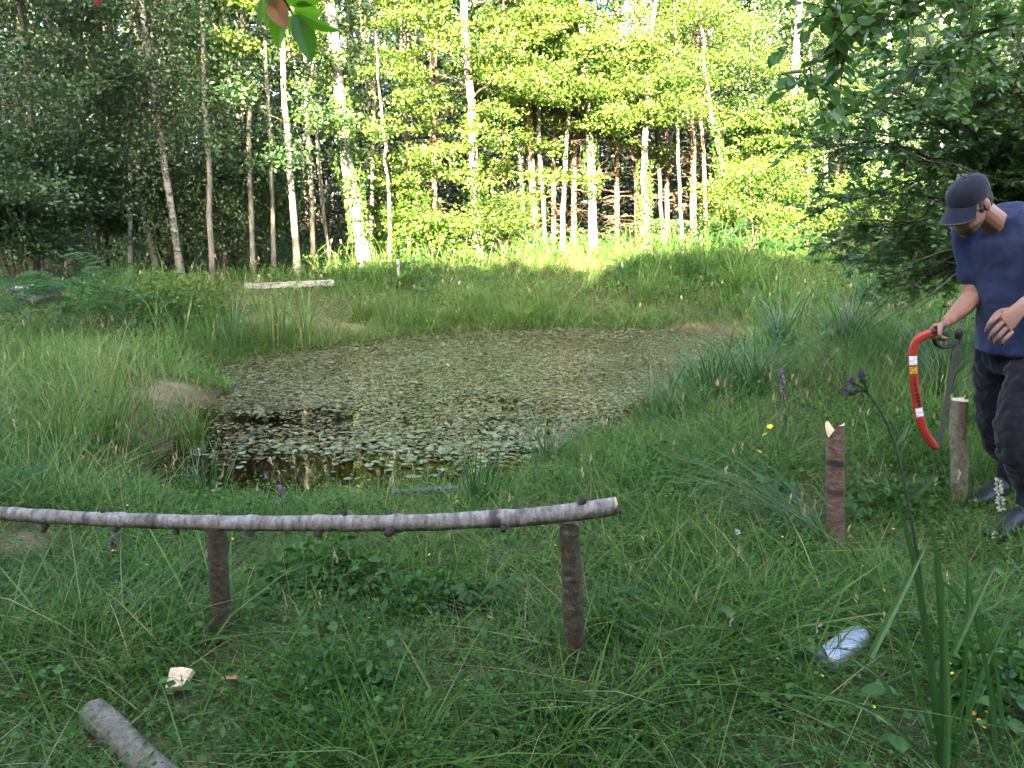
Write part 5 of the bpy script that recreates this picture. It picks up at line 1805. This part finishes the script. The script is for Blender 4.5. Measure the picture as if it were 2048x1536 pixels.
def herb(label, px, py, size, h, n, mat='bramble', triple=True, name="bramble_seedling", cat="plant", group="broad-leaved seedlings in the lawn"):
    b = on_ground(px, py)
    root = thing(name, label, cat, tuple(b), 0, group)
    sm = MB()
    for i in range(n):
        a = i * 6.28 / n + rng.normal(0, .4)
        hh = h * rng.uniform(.5, 1.1)
        tip = np.array([math.cos(a) * size * .9, math.sin(a) * size * .9, hh])
        sm.add(*tube(np.stack([np.zeros(3), tip * [.35, .35, .7], tip]), [.0022, .0018, .0012], 4), .4)
        for d in ((0, 1.25, -1.25) if triple else (0,)):
            o = leaf_obj(rng.integers(0, 3), mat, [.15, .45, .8][rng.integers(0, 3)], root)
            s = size * rng.uniform(.75, 1.15)
            o.scale = (s, s, s)
            o.location = tuple(tip)
            o.rotation_euler = (rng.normal(0, .3), rng.uniform(-.25, .5), a + d + rng.normal(0, .15))
    sm.build("stem", M['twig'], root)


for a in [("bright three-leaved seedling right of the right rail post", 1232, 1245, .045, .13, 5), ("three-leaved bramble left of the right rail post", 1000, 1215, .05, .12, 4), ("dark bramble seedling under the middle of the rail", 930, 1225, .05, .1, 4),
          ("bramble sprout below the rail, right of the left post", 740, 1190, .05, .13, 6), ("bramble patch behind the left post's right side", 620, 1170, .055, .12, 6), ("low bramble near the left post's foot", 640, 1285, .045, .09, 4),
          ("blue-green bramble leaves left of right post's foot", 1050, 1285, .05, .06, 3), ("big pale bramble leaves in the bottom right corner", 1790, 1500, .075, .14, 3), ("bramble leaves at the right edge behind the sword leaves", 1985, 1480, .06, .14, 4),
          ("dock leaves beside the reddish notched post", 1720, 1040, .07, .14, 4), ("broad dock leaves left of the notched post", 1540, 985, .08, .12, 4), ("shiny leaves in front of the flask", 1600, 1345, .045, .12, 4),
          ("sapling sprig with dark leaves left of the flask", 1480, 1310, .04, .16, 5), ("broad leaves under the saw's tip", 1850, 935, .06, .12, 5), ("leafy sprig between saw and person's knee", 1925, 850, .06, .2, 4),
          ("low broad leaves behind the rail's cut end", 1270, 1000, .05, .1, 4), ("pale broad leaves in the grass above the rail's end", 1330, 925, .05, .16, 4), ("leafy herb at the near waterline left of the rail's middle", 690, 1030, .04, .1, 5),
          ("yellow-tipped herb at the pond's left near corner", 280, 1005, .045, .14, 5), ("leafy herb behind the rail right of the left post", 500, 1022, .04, .1, 4), ("dark bramble in the clump at the bottom centre", 770, 1400, .05, .16, 5),
          ("small-leaved herb right of the bottom clump", 560, 1440, .03, .08, 5), ("seedling with round leaves below the flask", 1560, 1440, .04, .08, 4), ("bramble leaves at the right edge below the person", 2010, 1190, .055, .14, 4)]:
    herb(*a)

# leafy mounds of nettle and bramble
def leaf_mound(label, px, py, rx, ry, h, n, leaf, mat='bramble'):
    b = on_ground(px, py)
    v = rng.normal(0, 1, (n, 3))
    v = nrm(v) * (rng.uniform(0, 1, (n, 1)) ** .4)
    v[:, 2] = np.abs(v[:, 2])
    lump = 1 + .35 * vnoise(v[:, 0] * 2, v[:, 1] * 2, px, 1.4)
    pos = v * np.array([rx, ry, h]) * lump[:, None]
    pos[:, 2] += ground(b[0] + pos[:, 0], b[1] + pos[:, 1]) - b[2]
    L = leaf * rng.uniform(.5, 1.3, n)
    V, F = leafs6(pos, nrm(v * np.array([1, 1, .4]) + rng.normal(0, .5, (n, 3))), rand_dirs(n, 1.1), L, L * rng.uniform(.5, .75, n))
    root = thing("leafy_mound", label, "plant", tuple(b), 0, "leafy mounds in the lawn")
    build("leaves", V, F, M[mat], root, {"rnd": np.repeat(rng.beta(1.5, 1.7, n), 6)})
    sm = MB()
    for k in range(14):
        t = pos[rng.integers(0, n)]
        sm.add(*tube(np.stack([t * [.2, .2, 0], t * [.6, .6, .6], t]), [.002, .0018, .001], 4), .5)
    sm.build("stems", M['twig'], root)


for a in [("leafy bramble mound under the rail right of the left post", 640, 1165, .3, .22, .17, 620, .045), ("leafy weed mound below the rail's middle", 850, 1210, .24, .2, .13, 420, .04), ("dark leafy mound in the lower left-centre lawn", 660, 1400, .22, .2, .16, 480, .035, 'herb'),
          ("leafy weeds round the foot of the right rail post", 1230, 1290, .2, .15, .12, 320, .036), ("leafy weeds left of the notched post's foot", 1560, 1120, .22, .16, .12, 340, .036, 'herb'), ("weedy mound between notched post and crooked post", 1800, 1020, .26, .2, .16, 420, .04),
          ("low weeds left of the left post", 330, 1180, .25, .2, .11, 340, .034, 'herb'), ("leafy weeds at the right edge behind the sword leaves", 2000, 1400, .2, .2, .18, 420, .045), ("leafy weeds behind the rail's cut end", 1320, 985, .3, .25, .16, 420, .04, 'herb'),
          ("leafy weeds behind the saw's tip", 1830, 900, .3, .25, .2, 420, .045), ("low weeds bottom centre", 1120, 1470, .18, .16, .08, 260, .03, 'herb')]:
    leaf_mound(*a)

# yellow flowers
M['yellow'] = plain_mat('buttercup_yellow', (.72, .52, .02), .4)
M['orange'] = plain_mat('orange_petal', (.75, .3, .01), .4)


def flower_mesh(name, mat):
    mb = MB()
    for k in range(5):
        a = k * 1.2566
        d = np.array([[math.cos(a), math.sin(a), .45]])
        mb.add(*leafs6(np.zeros((1, 3)), d, np.array([[0, 0, 1.]]), .011, .01), .5)
    return mb.build(name, mat)


fl_src = {}


def flower(label, px, py, h, mat, name, group, s=1.0):
    b = on_ground(px, py)
    b = b + np.array([0, 0, 0])
    root = thing(name, label, "flower", tuple(b), 0, group)
    V, F = tube(np.array([[0, 0, 0], [.006, 0, h * .6], [0, 0, h]]), [.0012, .0011, .0009], 4)
    build("stem", V, F, M['herb'], root, {"rnd": np.full(len(V), .5)})
    if mat not in fl_src:
        fl_src[mat] = flower_mesh("blossom", M[mat])
        f = fl_src[mat]
    else:
        f = link_copy(fl_src[mat])
    f.parent = root
    f.location = (0, 0, h)
    f.rotation_euler = (rng.normal(.2, .3), rng.normal(0, .3), rng.uniform(0, 6))
    f.scale = (s, s, s)


for (x, y) in [(1210, 1150), (880, 1195), (1650, 1255), (1760, 1250), (1830, 1260), (1920, 1265), (1890, 1395), (1895, 1420), (1740, 1480), (230, 1140), (470, 1130), (520, 1165), (680, 1130), (740, 1280), (1110, 1130), (1310, 1290),
               (1500, 1305), (1560, 1130), (1720, 1190), (1180, 1060), (1330, 1050), (1480, 1020), (300, 1200), (860, 1150), (1000, 1130), (1780, 1120), (1640, 1400), (330, 1015), (260, 1060), (1550, 1380)]:
    flower("tiny yellow buttercup scattered in the short green grass", x, y, rng.uniform(.08, .16), 'yellow', "buttercup", "buttercups scattered in the lawn", .62)
for lab, x, y, h, s in [("yellow daisy-like bloom, upper one left of the notched post", 1535, 925, .22, 2.0), ("yellow daisy-like bloom, middle one left of the notched post", 1526, 935, .2, 1.8), ("yellow daisy-like bloom, lowest left of the notched post", 1513, 965, .18, 1.7)]:
    flower(lab, x, y, h, 'yellow', "yellow_daisy", "yellow blooms left of the notched post", s)
for x, y in ((1940, 1480), (1950, 1495), (1965, 1478), (1935, 1505), (1960, 1510)):
    flower("small orange blossom low in the bottom right corner", x, y, .09, 'orange', "orange_vetch", "orange blossoms in the bottom right corner", .7)

# ------------------------------------------------------------------ the person with the bow saw
def loft(rings, n=22, p=2.0):
    """rings: (centre, u half-axis vector, v half-axis vector)"""
    a = np.linspace(0, 2 * math.pi, n, endpoint=False)
    ca, sa = np.cos(a), np.sin(a)
    e = 2.0 / p
    ca, sa = np.sign(ca) * np.abs(ca) ** e, np.sign(sa) * np.abs(sa) ** e
    V = np.concatenate([np.asarray(c) + ca[:, None] * np.asarray(u) + sa[:, None] * np.asarray(v) for c, u, v in rings])
    m = len(rings)
    i = np.arange(m - 1)[:, None] * n
    j = np.arange(n)[None, :]
    F = np.stack([i + j, i + (j + 1) % n, i + n + (j + 1) % n, i + n + j], -1).reshape(-1, 4)
    return V, [F, np.arange(n)[::-1][None, :], (np.arange(n) + (m - 1) * n)[None, :]]


def ball(c, ax, n=14):
    """ellipsoid from three half-axis vectors"""
    ax = [np.asarray(q, float) for q in ax]
    t = np.linspace(-.985, .985, 9)
    return loft([(np.asarray(c) + ax[2] * math.sin(q * math.pi / 2), ax[0] * math.cos(q * math.pi / 2), ax[1] * math.cos(q * math.pi / 2)) for q in t], n)


def limbs(mb, pts, rad, n=16):
    path = smooth_path(pts, 3 * (len(pts) - 1) + 1)
    s0 = np.concatenate([[0], np.cumsum(np.linalg.norm(np.diff(np.asarray(pts), axis=0), axis=1))])
    s1 = np.linspace(0, s0[-1], len(path))
    mb.add(*tube(path, np.interp(s1, s0, rad), n, True))
    mb.add(*ball(path[0], [np.array([rad[0], 0, 0]), np.array([0, rad[0], 0]), np.array([0, 0, rad[0]])]))
    mb.add(*ball(path[-1], [np.array([rad[-1], 0, 0]), np.array([0, rad[-1], 0]), np.array([0, 0, rad[-1]])]))


def fused(mb, name, mat, parent, origin, voxel, smooth=4, wrinkle=None):
    """overlapping closed volumes melted into one continuous surface"""
    o = mb.build(name, mat, parent, origin, smooth=True)
    r = o.modifiers.new("fuse", 'REMESH')
    r.mode = 'VOXEL'
    r.voxel_size = voxel
    r.use_smooth_shade = True
    if smooth:
        s = o.modifiers.new("soften", 'SMOOTH')
        s.iterations = smooth
        s.factor = .5
    for st, size in (wrinkle or []):
        tx = bpy.data.textures.new(name + "_folds", 'CLOUDS')
        tx.noise_scale = size
        tx.noise_depth = 1
        d = o.modifiers.new("folds", 'DISPLACE')
        d.texture = tx
        d.texture_coords = 'LOCAL'
        d.strength = st
        d.mid_level = .5
    return o


def cloth_mat(name, c0, c1, rough=.9, scale=400):
    m, n, l = new_mat(name)
    tc = n.new("ShaderNodeTexCoord")
    nz = n.new("ShaderNodeTexNoise")
    nz.inputs["Scale"].default_value = 7
    nz.inputs["Detail"].default_value = 6
    l.new(tc.outputs["Object"], nz.inputs["Vector"])
    r = ramp(n, [(.3, c0), (.7, c1)])
    l.new(nz.outputs["Fac"], r.inputs[0])
    p = n.new("ShaderNodeBsdfPrincipled")
    p.inputs["Roughness"].default_value = rough
    p.inputs["Specular IOR Level"].default_value = .15
    p.inputs["Sheen Weight"].default_value = .15
    l.new(r.outputs[0], p.inputs["Base Color"])
    nb = n.new("ShaderNodeTexNoise")
    nb.inputs["Scale"].default_value = scale
    l.new(tc.outputs["Object"], nb.inputs["Vector"])
    b = n.new("ShaderNodeBump")
    b.inputs["Strength"].default_value = .25
    b.inputs["Distance"].default_value = .002
    l.new(nb.outputs["Fac"], b.inputs["Height"])
    l.new(b.outputs[0], p.inputs["Normal"])
    o = n.new("ShaderNodeOutputMaterial")
    l.new(p.outputs[0], o.inputs[0])
    return m


M['skin'] = noise_mat('skin', [(.3, (.2, .1, .065)), (.7, (.3, .165, .115))], (9, 9, 9), 4, .55, .15, 140, .35, bump_dist=.001)
M['tee'] = cloth_mat('blue_cotton', (.012, .019, .05), (.021, .031, .074))
M['trousers'] = cloth_mat('dark_trousers', (.0045, .005, .0075), (.0095, .0098, .0135))
M['cap'] = cloth_mat('navy_cap', (.009, .011, .021), (.014, .017, .03))
M['boot'] = plain_mat('black_boot', (.012, .013, .016), .45)
M['hair'] = noise_mat('dark_hair', [(.3, (.02, .014, .01)), (.7, (.06, .04, .028))], (60, 60, 200), 4, .7, .5)
M['beard'] = noise_mat('short_beard', [(.3, (.06, .032, .02)), (.7, (.13, .07, .045))], (90, 90, 90), 4, .8, .5)
M['lens'] = plain_mat('dark_lens', (.008, .008, .009), .15, 0, .6)

PF = nrm(np.array([-.66, -.75, 0]))            # the way the chest faces
PR = np.array([PF[1], -PF[0], 0])              # toward the person's right hand
PB = np.array([2.375, 4.02, 0.0])
PB[2] = G1(PB[0], PB[1])
UP = np.array([0, 0, 1.0])


def body(r, f, z):
    return PB + PR * r + PF * f + UP * z


proot = thing("person", "person in navy cap, blue t-shirt and dark trousers holding a bow saw", "person", tuple(PB))

# boots and legs
footR, footL = on_ground(1985, 1003), on_ground(2022, 1070)
footR[2], footL[2] = G1(footR[0], footR[1]), G1(footL[0], footL[1])
toe = nrm(np.array([-.86, -.5, 0]))
kneeR, kneeL = at_y(1986, 868, 4.12), at_y(2020, 880, 3.72)
hipR, hipL = body(.015, .0, .86), body(-.155, .03, .88)
ankR, ankL = footR + [.09, .05, .1], footL + [.09, .05, .1]
tm = MB()
tm.add(*loft([(body(-.07, .01, z), PR * rx * .92, PF * ry) for z, rx, ry in [(.74, .1, .08), (.78, .16, .11), (.84, .176, .12), (.9, .172, .118), (.96, .165, .112), (.98, .15, .1)]], 24))
limbs(tm, [hipR + UP * -.02, (hipR + kneeR) / 2 + PF * .015, kneeR, (kneeR + ankR) / 2 + [.01, 0, .03], ankR + UP * .13], [.088, .082, .069, .064, .058])
limbs(tm, [hipL + UP * -.02, (hipL + kneeL) / 2 + PF * .02, kneeL, (kneeL + ankL) / 2 + [.012, 0, .03], ankL + UP * .13], [.09, .086, .076, .07, .062])
fused(tm, "trousers", M['trousers'], proot, PB, .008, 5, [(.028, .07), (.014, .03)])
for ft, an in ((footR, ankR), (footL, ankL)):
    bm_ = MB()
    limbs(bm_, [an + UP * .02, an + UP * .12, an + UP * .22], [.05, .054, .06])
    sd = np.array([-toe[1], toe[0], 0])
    h = ft + toe * -.11
    bm_.add(*loft([(h + toe * (.0) + UP * .05, sd * .022, UP * .04), (h + toe * .03 + UP * .055, sd * .04, UP * .055), (h + toe * .1 + UP * .06, sd * .042, UP * .06), (h + toe * .18 + UP * .045, sd * .048, UP * .045),
                   (h + toe * .25 + UP * .035, sd * .05, UP * .035), (h + toe * .295 + UP * .03, sd * .036, UP * .028), (h + toe * .31 + UP * .028, sd * .015, UP * .014)], 18))
    fused(bm_, "boot", M['boot'], proot, PB, .006, 4)

# t-shirt
shR, shL = body(.16, .085, 1.385), body(-.15, .1, 1.415)
elR, elL = at_y(1947, 596, 4.02), at_y(2095, 590, 3.66)
sm = MB()
ring = []
for z, f, rx, ry, tilt, c in [(.845, .03, .18, .132, 0, -.07), (.9, .03, .178, .13, 0, -.067), (1.0, .035, .172, .124, 0, -.055), (1.1, .045, .17, .122, .02, -.038), (1.2, .06, .178, .124, .06, -.018), (1.3, .078, .19, .122, .1, 0), (1.37, .09, .192, .112, .14, 0),
                              (1.42, .098, .168, .095, .16, 0), (1.455, .112, .125, .082, .16, .01), (1.485, .122, .09, .078, .15, .015), (1.508, .13, .076, .07, .12, .018)]:
    rx = rx * .9
    ring.append((body(c, f, z), PR * rx - UP * tilt * rx, PF * ry - UP * (.25 if z < 1.46 else .55) * ry * (z > 1.4)))
sm.add(*loft(ring, 28, 2.3))
for sh, el in ((shR, elR), (shL, elL)):
    d = nrm(el - sh)
    limbs(sm, [sh - d * .03 - UP * .0, sh + d * .07, sh + d * .17], [.078, .07, .071])
fused(sm, "t_shirt", M['tee'], proot, PB, .007, 5, [(.03, .13), (.008, .045)])

# head, neck, arms and hands as one skin
hc = at_y(1941, 408, 3.86)
HS = .97
hF = nrm(np.array([-.88, -.36, -.58]))          # where the face looks: down at the post
hR = nrm(np.cross(hF, UP))
hU = np.cross(hR, hF)
qR, qF, qU = hR * HS, hF * HS, hU * HS
bd = MB()


def hp(x, y, z):
    return hc + (hR * x + hF * y + hU * z) * HS


bd.add(*loft([(hp(0, y, z), qR * rx, qF * ry) for z, y, rx, ry in [(-.125, .062, .02, .022), (-.115, .055, .038, .042), (-.09, .042, .053, .064), (-.055, .03, .062, .082), (-.01, .018, .069, .092), (.03, .01, .074, .097), (.065, .0, .074, .094), (.09, -.006, .062, .078), (.108, -.01, .036, .045)]], 24))
bd.add(*loft([(hp(0, .098, .022), qR * .008, qF * .012), (hp(0, .112, -.005), qR * .011, qF * .015), (hp(0, .12, -.03), qR * .015, qF * .017), (hp(0, .108, -.042), qR * .014, qF * .014)], 12))
bd.add(*ball(hp(0, .078, .028), [qR * .052, qF * .016, qU * .011]))
bd.add(*ball(hp(0, .098, -.066), [qR * .022, qF * .009, qU * .006]))
bd.add(*ball(hp(0, .094, -.078), [qR * .02, qF * .01, qU * .007]))
bd.add(*ball(hp(0, .085, -.108), [qR * .022, qF * .018, qU * .016]))
for s in (-1, 1):
    bd.add(*ball(hp(s * .074, -.012, -.008), [qR * .012, qF * .02, qU * .034]))
    bd.add(*ball(hp(s * .05, .055, -.012), [qR * .02, qF * .025, qU * .018]))
nk0, nk1 = body(.015, .1, 1.42), hp(0, -.03, -.045)
limbs(bd, [nk0, (nk0 + nk1) / 2, nk1], [.062, .057, .058])
# right arm to the saw
gA, gB = at_y(1866, 664, 3.80), at_y(1916, 678, 3.90)
gax = nrm(gB - gA)
gc = nrm(EYE - gA)
gc = nrm(gc - gax * np.dot(gc, gax))
gu = np.cross(gax, gc)
if gu[2] < 0:
    gu = -gu
wrR = at_y(1898, 640, 3.93)
limbs(bd, [shR, (shR + elR) / 2, elR, elR * .6 + wrR * .4, wrR], [.054, .05, .044, .045, .029])


def grip(s, ang, r):
    return gA + gax * s + (gc * math.cos(ang) + gu * math.sin(ang)) * r


palm = grip(.055, math.radians(105), .035)
pv = nrm(palm - wrR)
bd.add(*loft([(wrR, gax * .027, np.cross(pv, gax) * .02), (wrR * .5 + palm * .5, gax * .036, np.cross(pv, gax) * .019), (palm + pv * .004, gax * .041, np.cross(pv, gax) * .017), (palm + pv * .016, gax * .038, np.cross(pv, gax) * .013)], 16, 2.5))
for k, (s, r0) in enumerate(((.022, .0098), (.044, .0102), (.065, .0098), (.085, .0086))):
    pts = [grip(s, math.radians(a), q) for a, q in ((115, .034), (160, .031), (205, .028), (255, .026), (300, .025), (335, .024))]
    limbs(bd, pts, [r0 * 1.1, r0 * 1.05, r0, r0 * .98, r0 * .93, r0 * .8], 10)
limbs(bd, [wrR * .45 + palm * .55 + gc * .012, grip(.016, math.radians(75), .036), grip(.008, math.radians(35), .03), grip(.012, math.radians(-5), .026)], [.015, .0125, .0115, .009], 10)
# left arm, hand relaxed in front of the shirt
wrL = at_y(2046, 610, 3.60)
limbs(bd, [shL, (shL + elL) / 2, elL, elL * .5 + wrL * .5, wrL], [.054, .05, .044, .043, .029])
hY_ = 3.56
kn = [at_y(1999, 630, hY_), at_y(2006, 643, hY_ - .012), at_y(2014, 655, hY_ - .01), at_y(2023, 665, hY_)]
kc = (kn[0] + kn[3]) / 2
wv = nrm(kn[3] - kn[0])
dv = nrm(kc - wrL)
th = np.cross(wv, dv)
bd.add(*loft([(wrL, wv * .026, th * .021), (wrL * .6 + kc * .4, wv * .037, th * .019), (wrL * .2 + kc * .8, wv * .043, th * .017), (kc + dv * .008, wv * .04, th * .012)], 16, 2.5))
for k, (pts, r0) in enumerate(((((1999, 630), (1984, 643), (1975, 655), (1972, 662)), .0098), (((2006, 643), (1989, 660), (1981, 672), (1980, 680)), .0102), (((2014, 655), (1998, 671), (1990, 680), (1991, 687)), .0098), (((2023, 665), (2010, 678), (2004, 686), (2006, 691)), .0086))):
    z3 = [at_y(x, y, hY_ + dz) for (x, y), dz in zip(pts, (0, -.012, .004, .022))]
    limbs(bd, z3, [r0 * 1.12, r0 * 1.02, r0 * .95, r0 * .8], 10)
limbs(bd, [wrL * .5 + kc * .5 - wv * .02, at_y(2000, 622, hY_ + .035), at_y(1985, 638, hY_ + .05), at_y(1977, 650, hY_ + .05)], [.016, .0135, .012, .0095], 10)
fused(bd, "body", M['skin'], proot, PB, .003, 3)

# hair, cap and glasses
hm = MB()
hm.add(*ball(hp(0, -.045, .005), [qR * .073, qF * .058, qU * .066]))
hm.add(*ball(hp(0, -.055, -.03), [qR * .06, qF * .042, qU * .045]))
for s in (-1, 1):
    hm.add(*ball(hp(s * .07, .02, .0), [qR * .007, qF * .012, qU * .035]))
fused(hm, "hair", M['hair'], proot, PB, .005, 2, [(.006, .012)])
be = MB()
be.add(*loft([(hp(0, y, z), qR * (rx + .002), qF * (ry + .002)) for z, y, rx, ry in [(-.126, .062, .02, .022), (-.115, .055, .038, .042), (-.09, .042, .053, .064), (-.075, .036, .057, .07), (-.062, .028, .056, .066)]], 24))
be.build("beard", M['beard'], proot, PB, smooth=True)
cm_ = MB()
cm_.add(*loft([(hp(0, y, z), qR * rx, qF * ry) for z, y, rx, ry in [(.01, -.004, .079, .101), (.03, -.002, .082, .106), (.05, -.001, .083, .107), (.075, -.003, .083, .106), (.095, -.006, .077, .098), (.112, -.01, .064, .08), (.124, -.012, .044, .055), (.13, -.013, .018, .022)]], 28))
co = cm_.build("cap", M['cap'], proot, PB, smooth=True)
sv = co.modifiers.new("round", 'SUBSURF')
sv.levels = sv.render_levels = 1
pm = MB()
nu, nv = 12, 7
g = []
for layer in (0, 1):
    for i in range(nu + 1):
        a = -1.15 + 2.3 * i / nu
        for j in range(nv + 1):
            q = j / nv
            rx = .081 + .012 * q
            x = math.sin(a) * rx
            y = math.cos(a) * .105 + q * .078 * max(0, math.cos(a)) ** .6
            z = .042 - .025 * (x / .08) ** 2 - .12 * q * .35 - layer * .0035
            g.append(hp(x, y, z))
g = np.array(g)
n1 = (nu + 1) * (nv + 1)
i = (np.arange(nu)[:, None] * (nv + 1) + np.arange(nv)[None, :]).ravel()
Ft = np.stack([i, i + 1, i + nv + 2, i + nv + 1], -1)
edge = [k * (nv + 1) + nv for k in range(nu + 1)]
Fe = np.array([[edge[k], edge[k + 1], edge[k + 1] + n1, edge[k] + n1] for k in range(nu)])
pm.add(g, [Ft, Ft[:, ::-1] + n1, Fe])
pm.build("peak", M['cap'], co, PB, smooth=True)
for k in range(6):
    a = k * math.pi / 3 + .52
    pts = [hp(math.cos(a) * rx * 1.005, y + math.sin(a) * ry * 1.005, z) for z, y, rx, ry in [(.012, -.004, .0795, .1015), (.03, -.002, .082, .106), (.05, -.001, .083, .107), (.075, -.003, .0828, .1058), (.095, -.006, .076, .097), (.112, -.01, .063, .079), (.124, -.012, .043, .054), (.13, -.013, .017, .021)]]
    se = MB()
    se.add(*tube(smooth_path(pts, 14), .0013, 5), .5)
    se.build("seam", M['cap'], co, PB, smooth=True)
bt = MB()
bt.add(*ball(hp(0, -.013, .132), [qR * .007, qF * .007, qU * .004]))
bt.build("button", M['cap'], co, PB, smooth=True)
gm = MB()
for s in (-1, 1):
    gm.add(*ball(hp(s * .033, .1, -.002), [qR * .026, qF * .007, qU * .017]))
    gm.add(*tube(np.stack([hp(s * .058, .095, .002), hp(s * .076, .05, .0), hp(s * .078, -.01, -.004)]), .003, 6))
gm.add(*tube(np.stack([hp(-.01, .109, .002), hp(.01, .109, .002)]), .003, 6))
gm.build("glasses", M['lens'], proot, PB, smooth=True)

# the bow saw
so = gA.copy()
sroot2 = thing("bow_saw", "red tubular bow saw with black handle hanging from the person's hand", "saw", tuple(so))
M['saw_red'] = plain_mat('red_enamel', (.31, .034, .02), .42, 0, .4)
M['black_plastic'] = plain_mat('black_plastic', (.012, .012, .013), .4)
M['steel'] = plain_mat('dull_steel', (.1, .1, .1), .45, .6)
SY = 3.80
SP = [(1870, 665), (1855, 668), (1841, 674), (1831, 684), (1826, 698), (1825, 715), (1826, 740), (1829, 770), (1834, 805), (1839, 835), (1845, 855), (1853, 872), (1864, 887), (1873, 897)]
sp = smooth_path([at_y(x, y, SY + .02 * i / 13) for i, (x, y) in enumerate(SP)], 56)
srad = np.full(56, .0205)
srad[50:] = np.linspace(.0205, .015, 6)
V, F = tube(sp, srad, 18, True)
cen = np.repeat(sp, 18, 0)
dep = nrm(np.array([0.2, 1, 0]))
V = V - ((V - cen) @ dep)[:, None] * dep * .35           # oval section
build("frame", V - so, F, M['saw_red'], sroot2, smooth=True)


def patch(name, px_a, px_b, half, mat, parent, lift=.0012, skew=0.0):
    """a flat print that follows the front of the tube between two heights"""
    ys = np.linspace(px_a, px_b, 6)
    pr = np.array([1024 + FPX * q[0] / (q[1] * math.cos(PITCH) - (q[2] - 1.6) * math.sin(PITCH)) for q in sp])
    py = np.array([768 - FPX * ((q[2] - 1.6) * math.cos(PITCH) + q[1] * math.sin(PITCH)) / (q[1] * math.cos(PITCH) - (q[2] - 1.6) * math.sin(PITCH)) for q in sp])
    m = slice(8, 56)
    c = np.stack([np.interp(ys, py[m], sp[m, k]) for k in range(3)], -1)
    t = nrm(np.gradient(c, axis=0))
    s = nrm(np.cross(t, np.tile(dep, (6, 1))))
    if s[0][0] < 0:
        s = -s
    V = []
    lo, hi = half
    for i in range(6):
        for a in np.linspace(lo, hi, 7):
            V.append(c[i] + s[i] * math.sin(a) * (.0205 + lift) - dep * math.cos(a) * (.0205 * .65 + lift))
    i = (np.arange(5)[:, None] * 7 + np.arange(6)[None, :]).ravel()
    return build(name, np.array(V) - so, np.stack([i, i + 1, i + 8, i + 7], -1), mat, parent, smooth=True)


fr = bpy.data.objects["frame"]
M['white_label'] = noise_mat('white_label', [(.4, (.25, .3, .4)), (.5, (.75, .77, .8))], (20, 20, 420), 2, .5, 0)
M['yellow_label'] = noise_mat('yellow_label', [(.4, (.2, .12, .03)), (.52, (.6, .42, .06))], (160, 160, 160), 3, .5, 0)
M['print'] = plain_mat('black_print', (.02, .012, .012), .5)
patch("white_sticker", 711, 729, (-.95, .95), M['white_label'], fr)
patch("yellow_sticker", 733, 746, (-.9, .9), M['yellow_label'], fr)
for k, (a, b, lo, hi) in enumerate([(754, 756.5, -.2, .2), (758.5, 763, -.25, -.1), (758.5, 763, .1, .25), (765, 769.5, -.25, .2), (771.5, 774, -.2, .25), (776, 780.5, -.25, .25), (786, 791, -.1, .55), (792.5, 798, -.05, .2), (792.5, 798, .35, .6), (799.5, 804, -.1, .6), (805.5, 811, -.05, .3), (805.5, 811, .42, .6)]):
    patch("lettering", a, b, (lo, hi), M['print'], fr, .0015)
patch("white_sticker", 815, 832, (-.75, .9), M['white_label'], fr)
hb_ = MB()
limbs(hb_, [grip(-.004, 0, 0), grip(.05, 0, .0), grip(.112, 0, 0)], [.015, .0135, .015], 12)
G = [(1867, 662), (1866, 676), (1872, 690), (1886, 696), (1902, 692), (1914, 684), (1918, 676)]
gp_ = smooth_path([at_y(x, y, 3.80 + .1 * i / 6) for i, (x, y) in enumerate(G)], 20)
hb_.add(*tube(gp_, .0095, 10, True))
hb_.add(*ball(at_y(1917, 668, 3.89), [PR * .02, PF * .018, UP * .028]))
fused(hb_, "handle", M['black_plastic'], sroot2, so, .003, 3)
lv = smooth_path([at_y(1922, 655, 3.9), at_y(1920, 672, 3.9), at_y(1914, 690, 3.9)], 6)
V, F = tube(lv, .006, 8)
build("tension_lever", V - so, F, M['steel'], sroot2, smooth=True)
# blade with teeth
b0, b1 = at_y(1914, 688, 3.89), at_y(1877, 893, 3.82)
bd_ = nrm(b1 - b0)
bl = np.linalg.norm(b1 - b0)
bs = nrm(np.cross(bd_, dep))
if bs[0] < 0:
    bs = -bs
nt = 70
t = np.linspace(0, 1, nt * 2 + 1)
edge = b0 + bd_ * bl * t[:, None] + bs * (.011 + .0035 * (np.arange(nt * 2 + 1) % 2))[:, None]
back = b0 + bd_ * bl * t[:, None] - bs * .011
V = np.concatenate([edge - dep * .0006, back - dep * .0006, edge + dep * .0006, back + dep * .0006])
m_ = nt * 2 + 1
i = np.arange(m_ - 1)
F = [np.stack([i, i + 1, i + m_ + 1, i + m_], -1), np.stack([i, i + m_, i + m_ + 1, i + 1], -1) + 2 * m_, np.stack([i, i + 2 * m_, i + 2 * m_ + 1, i + 1], -1), np.stack([i + m_, i + m_ + 1, i + 3 * m_ + 1, i + 3 * m_], -1)]
build("blade", V - so, F, M['steel'], sroot2)
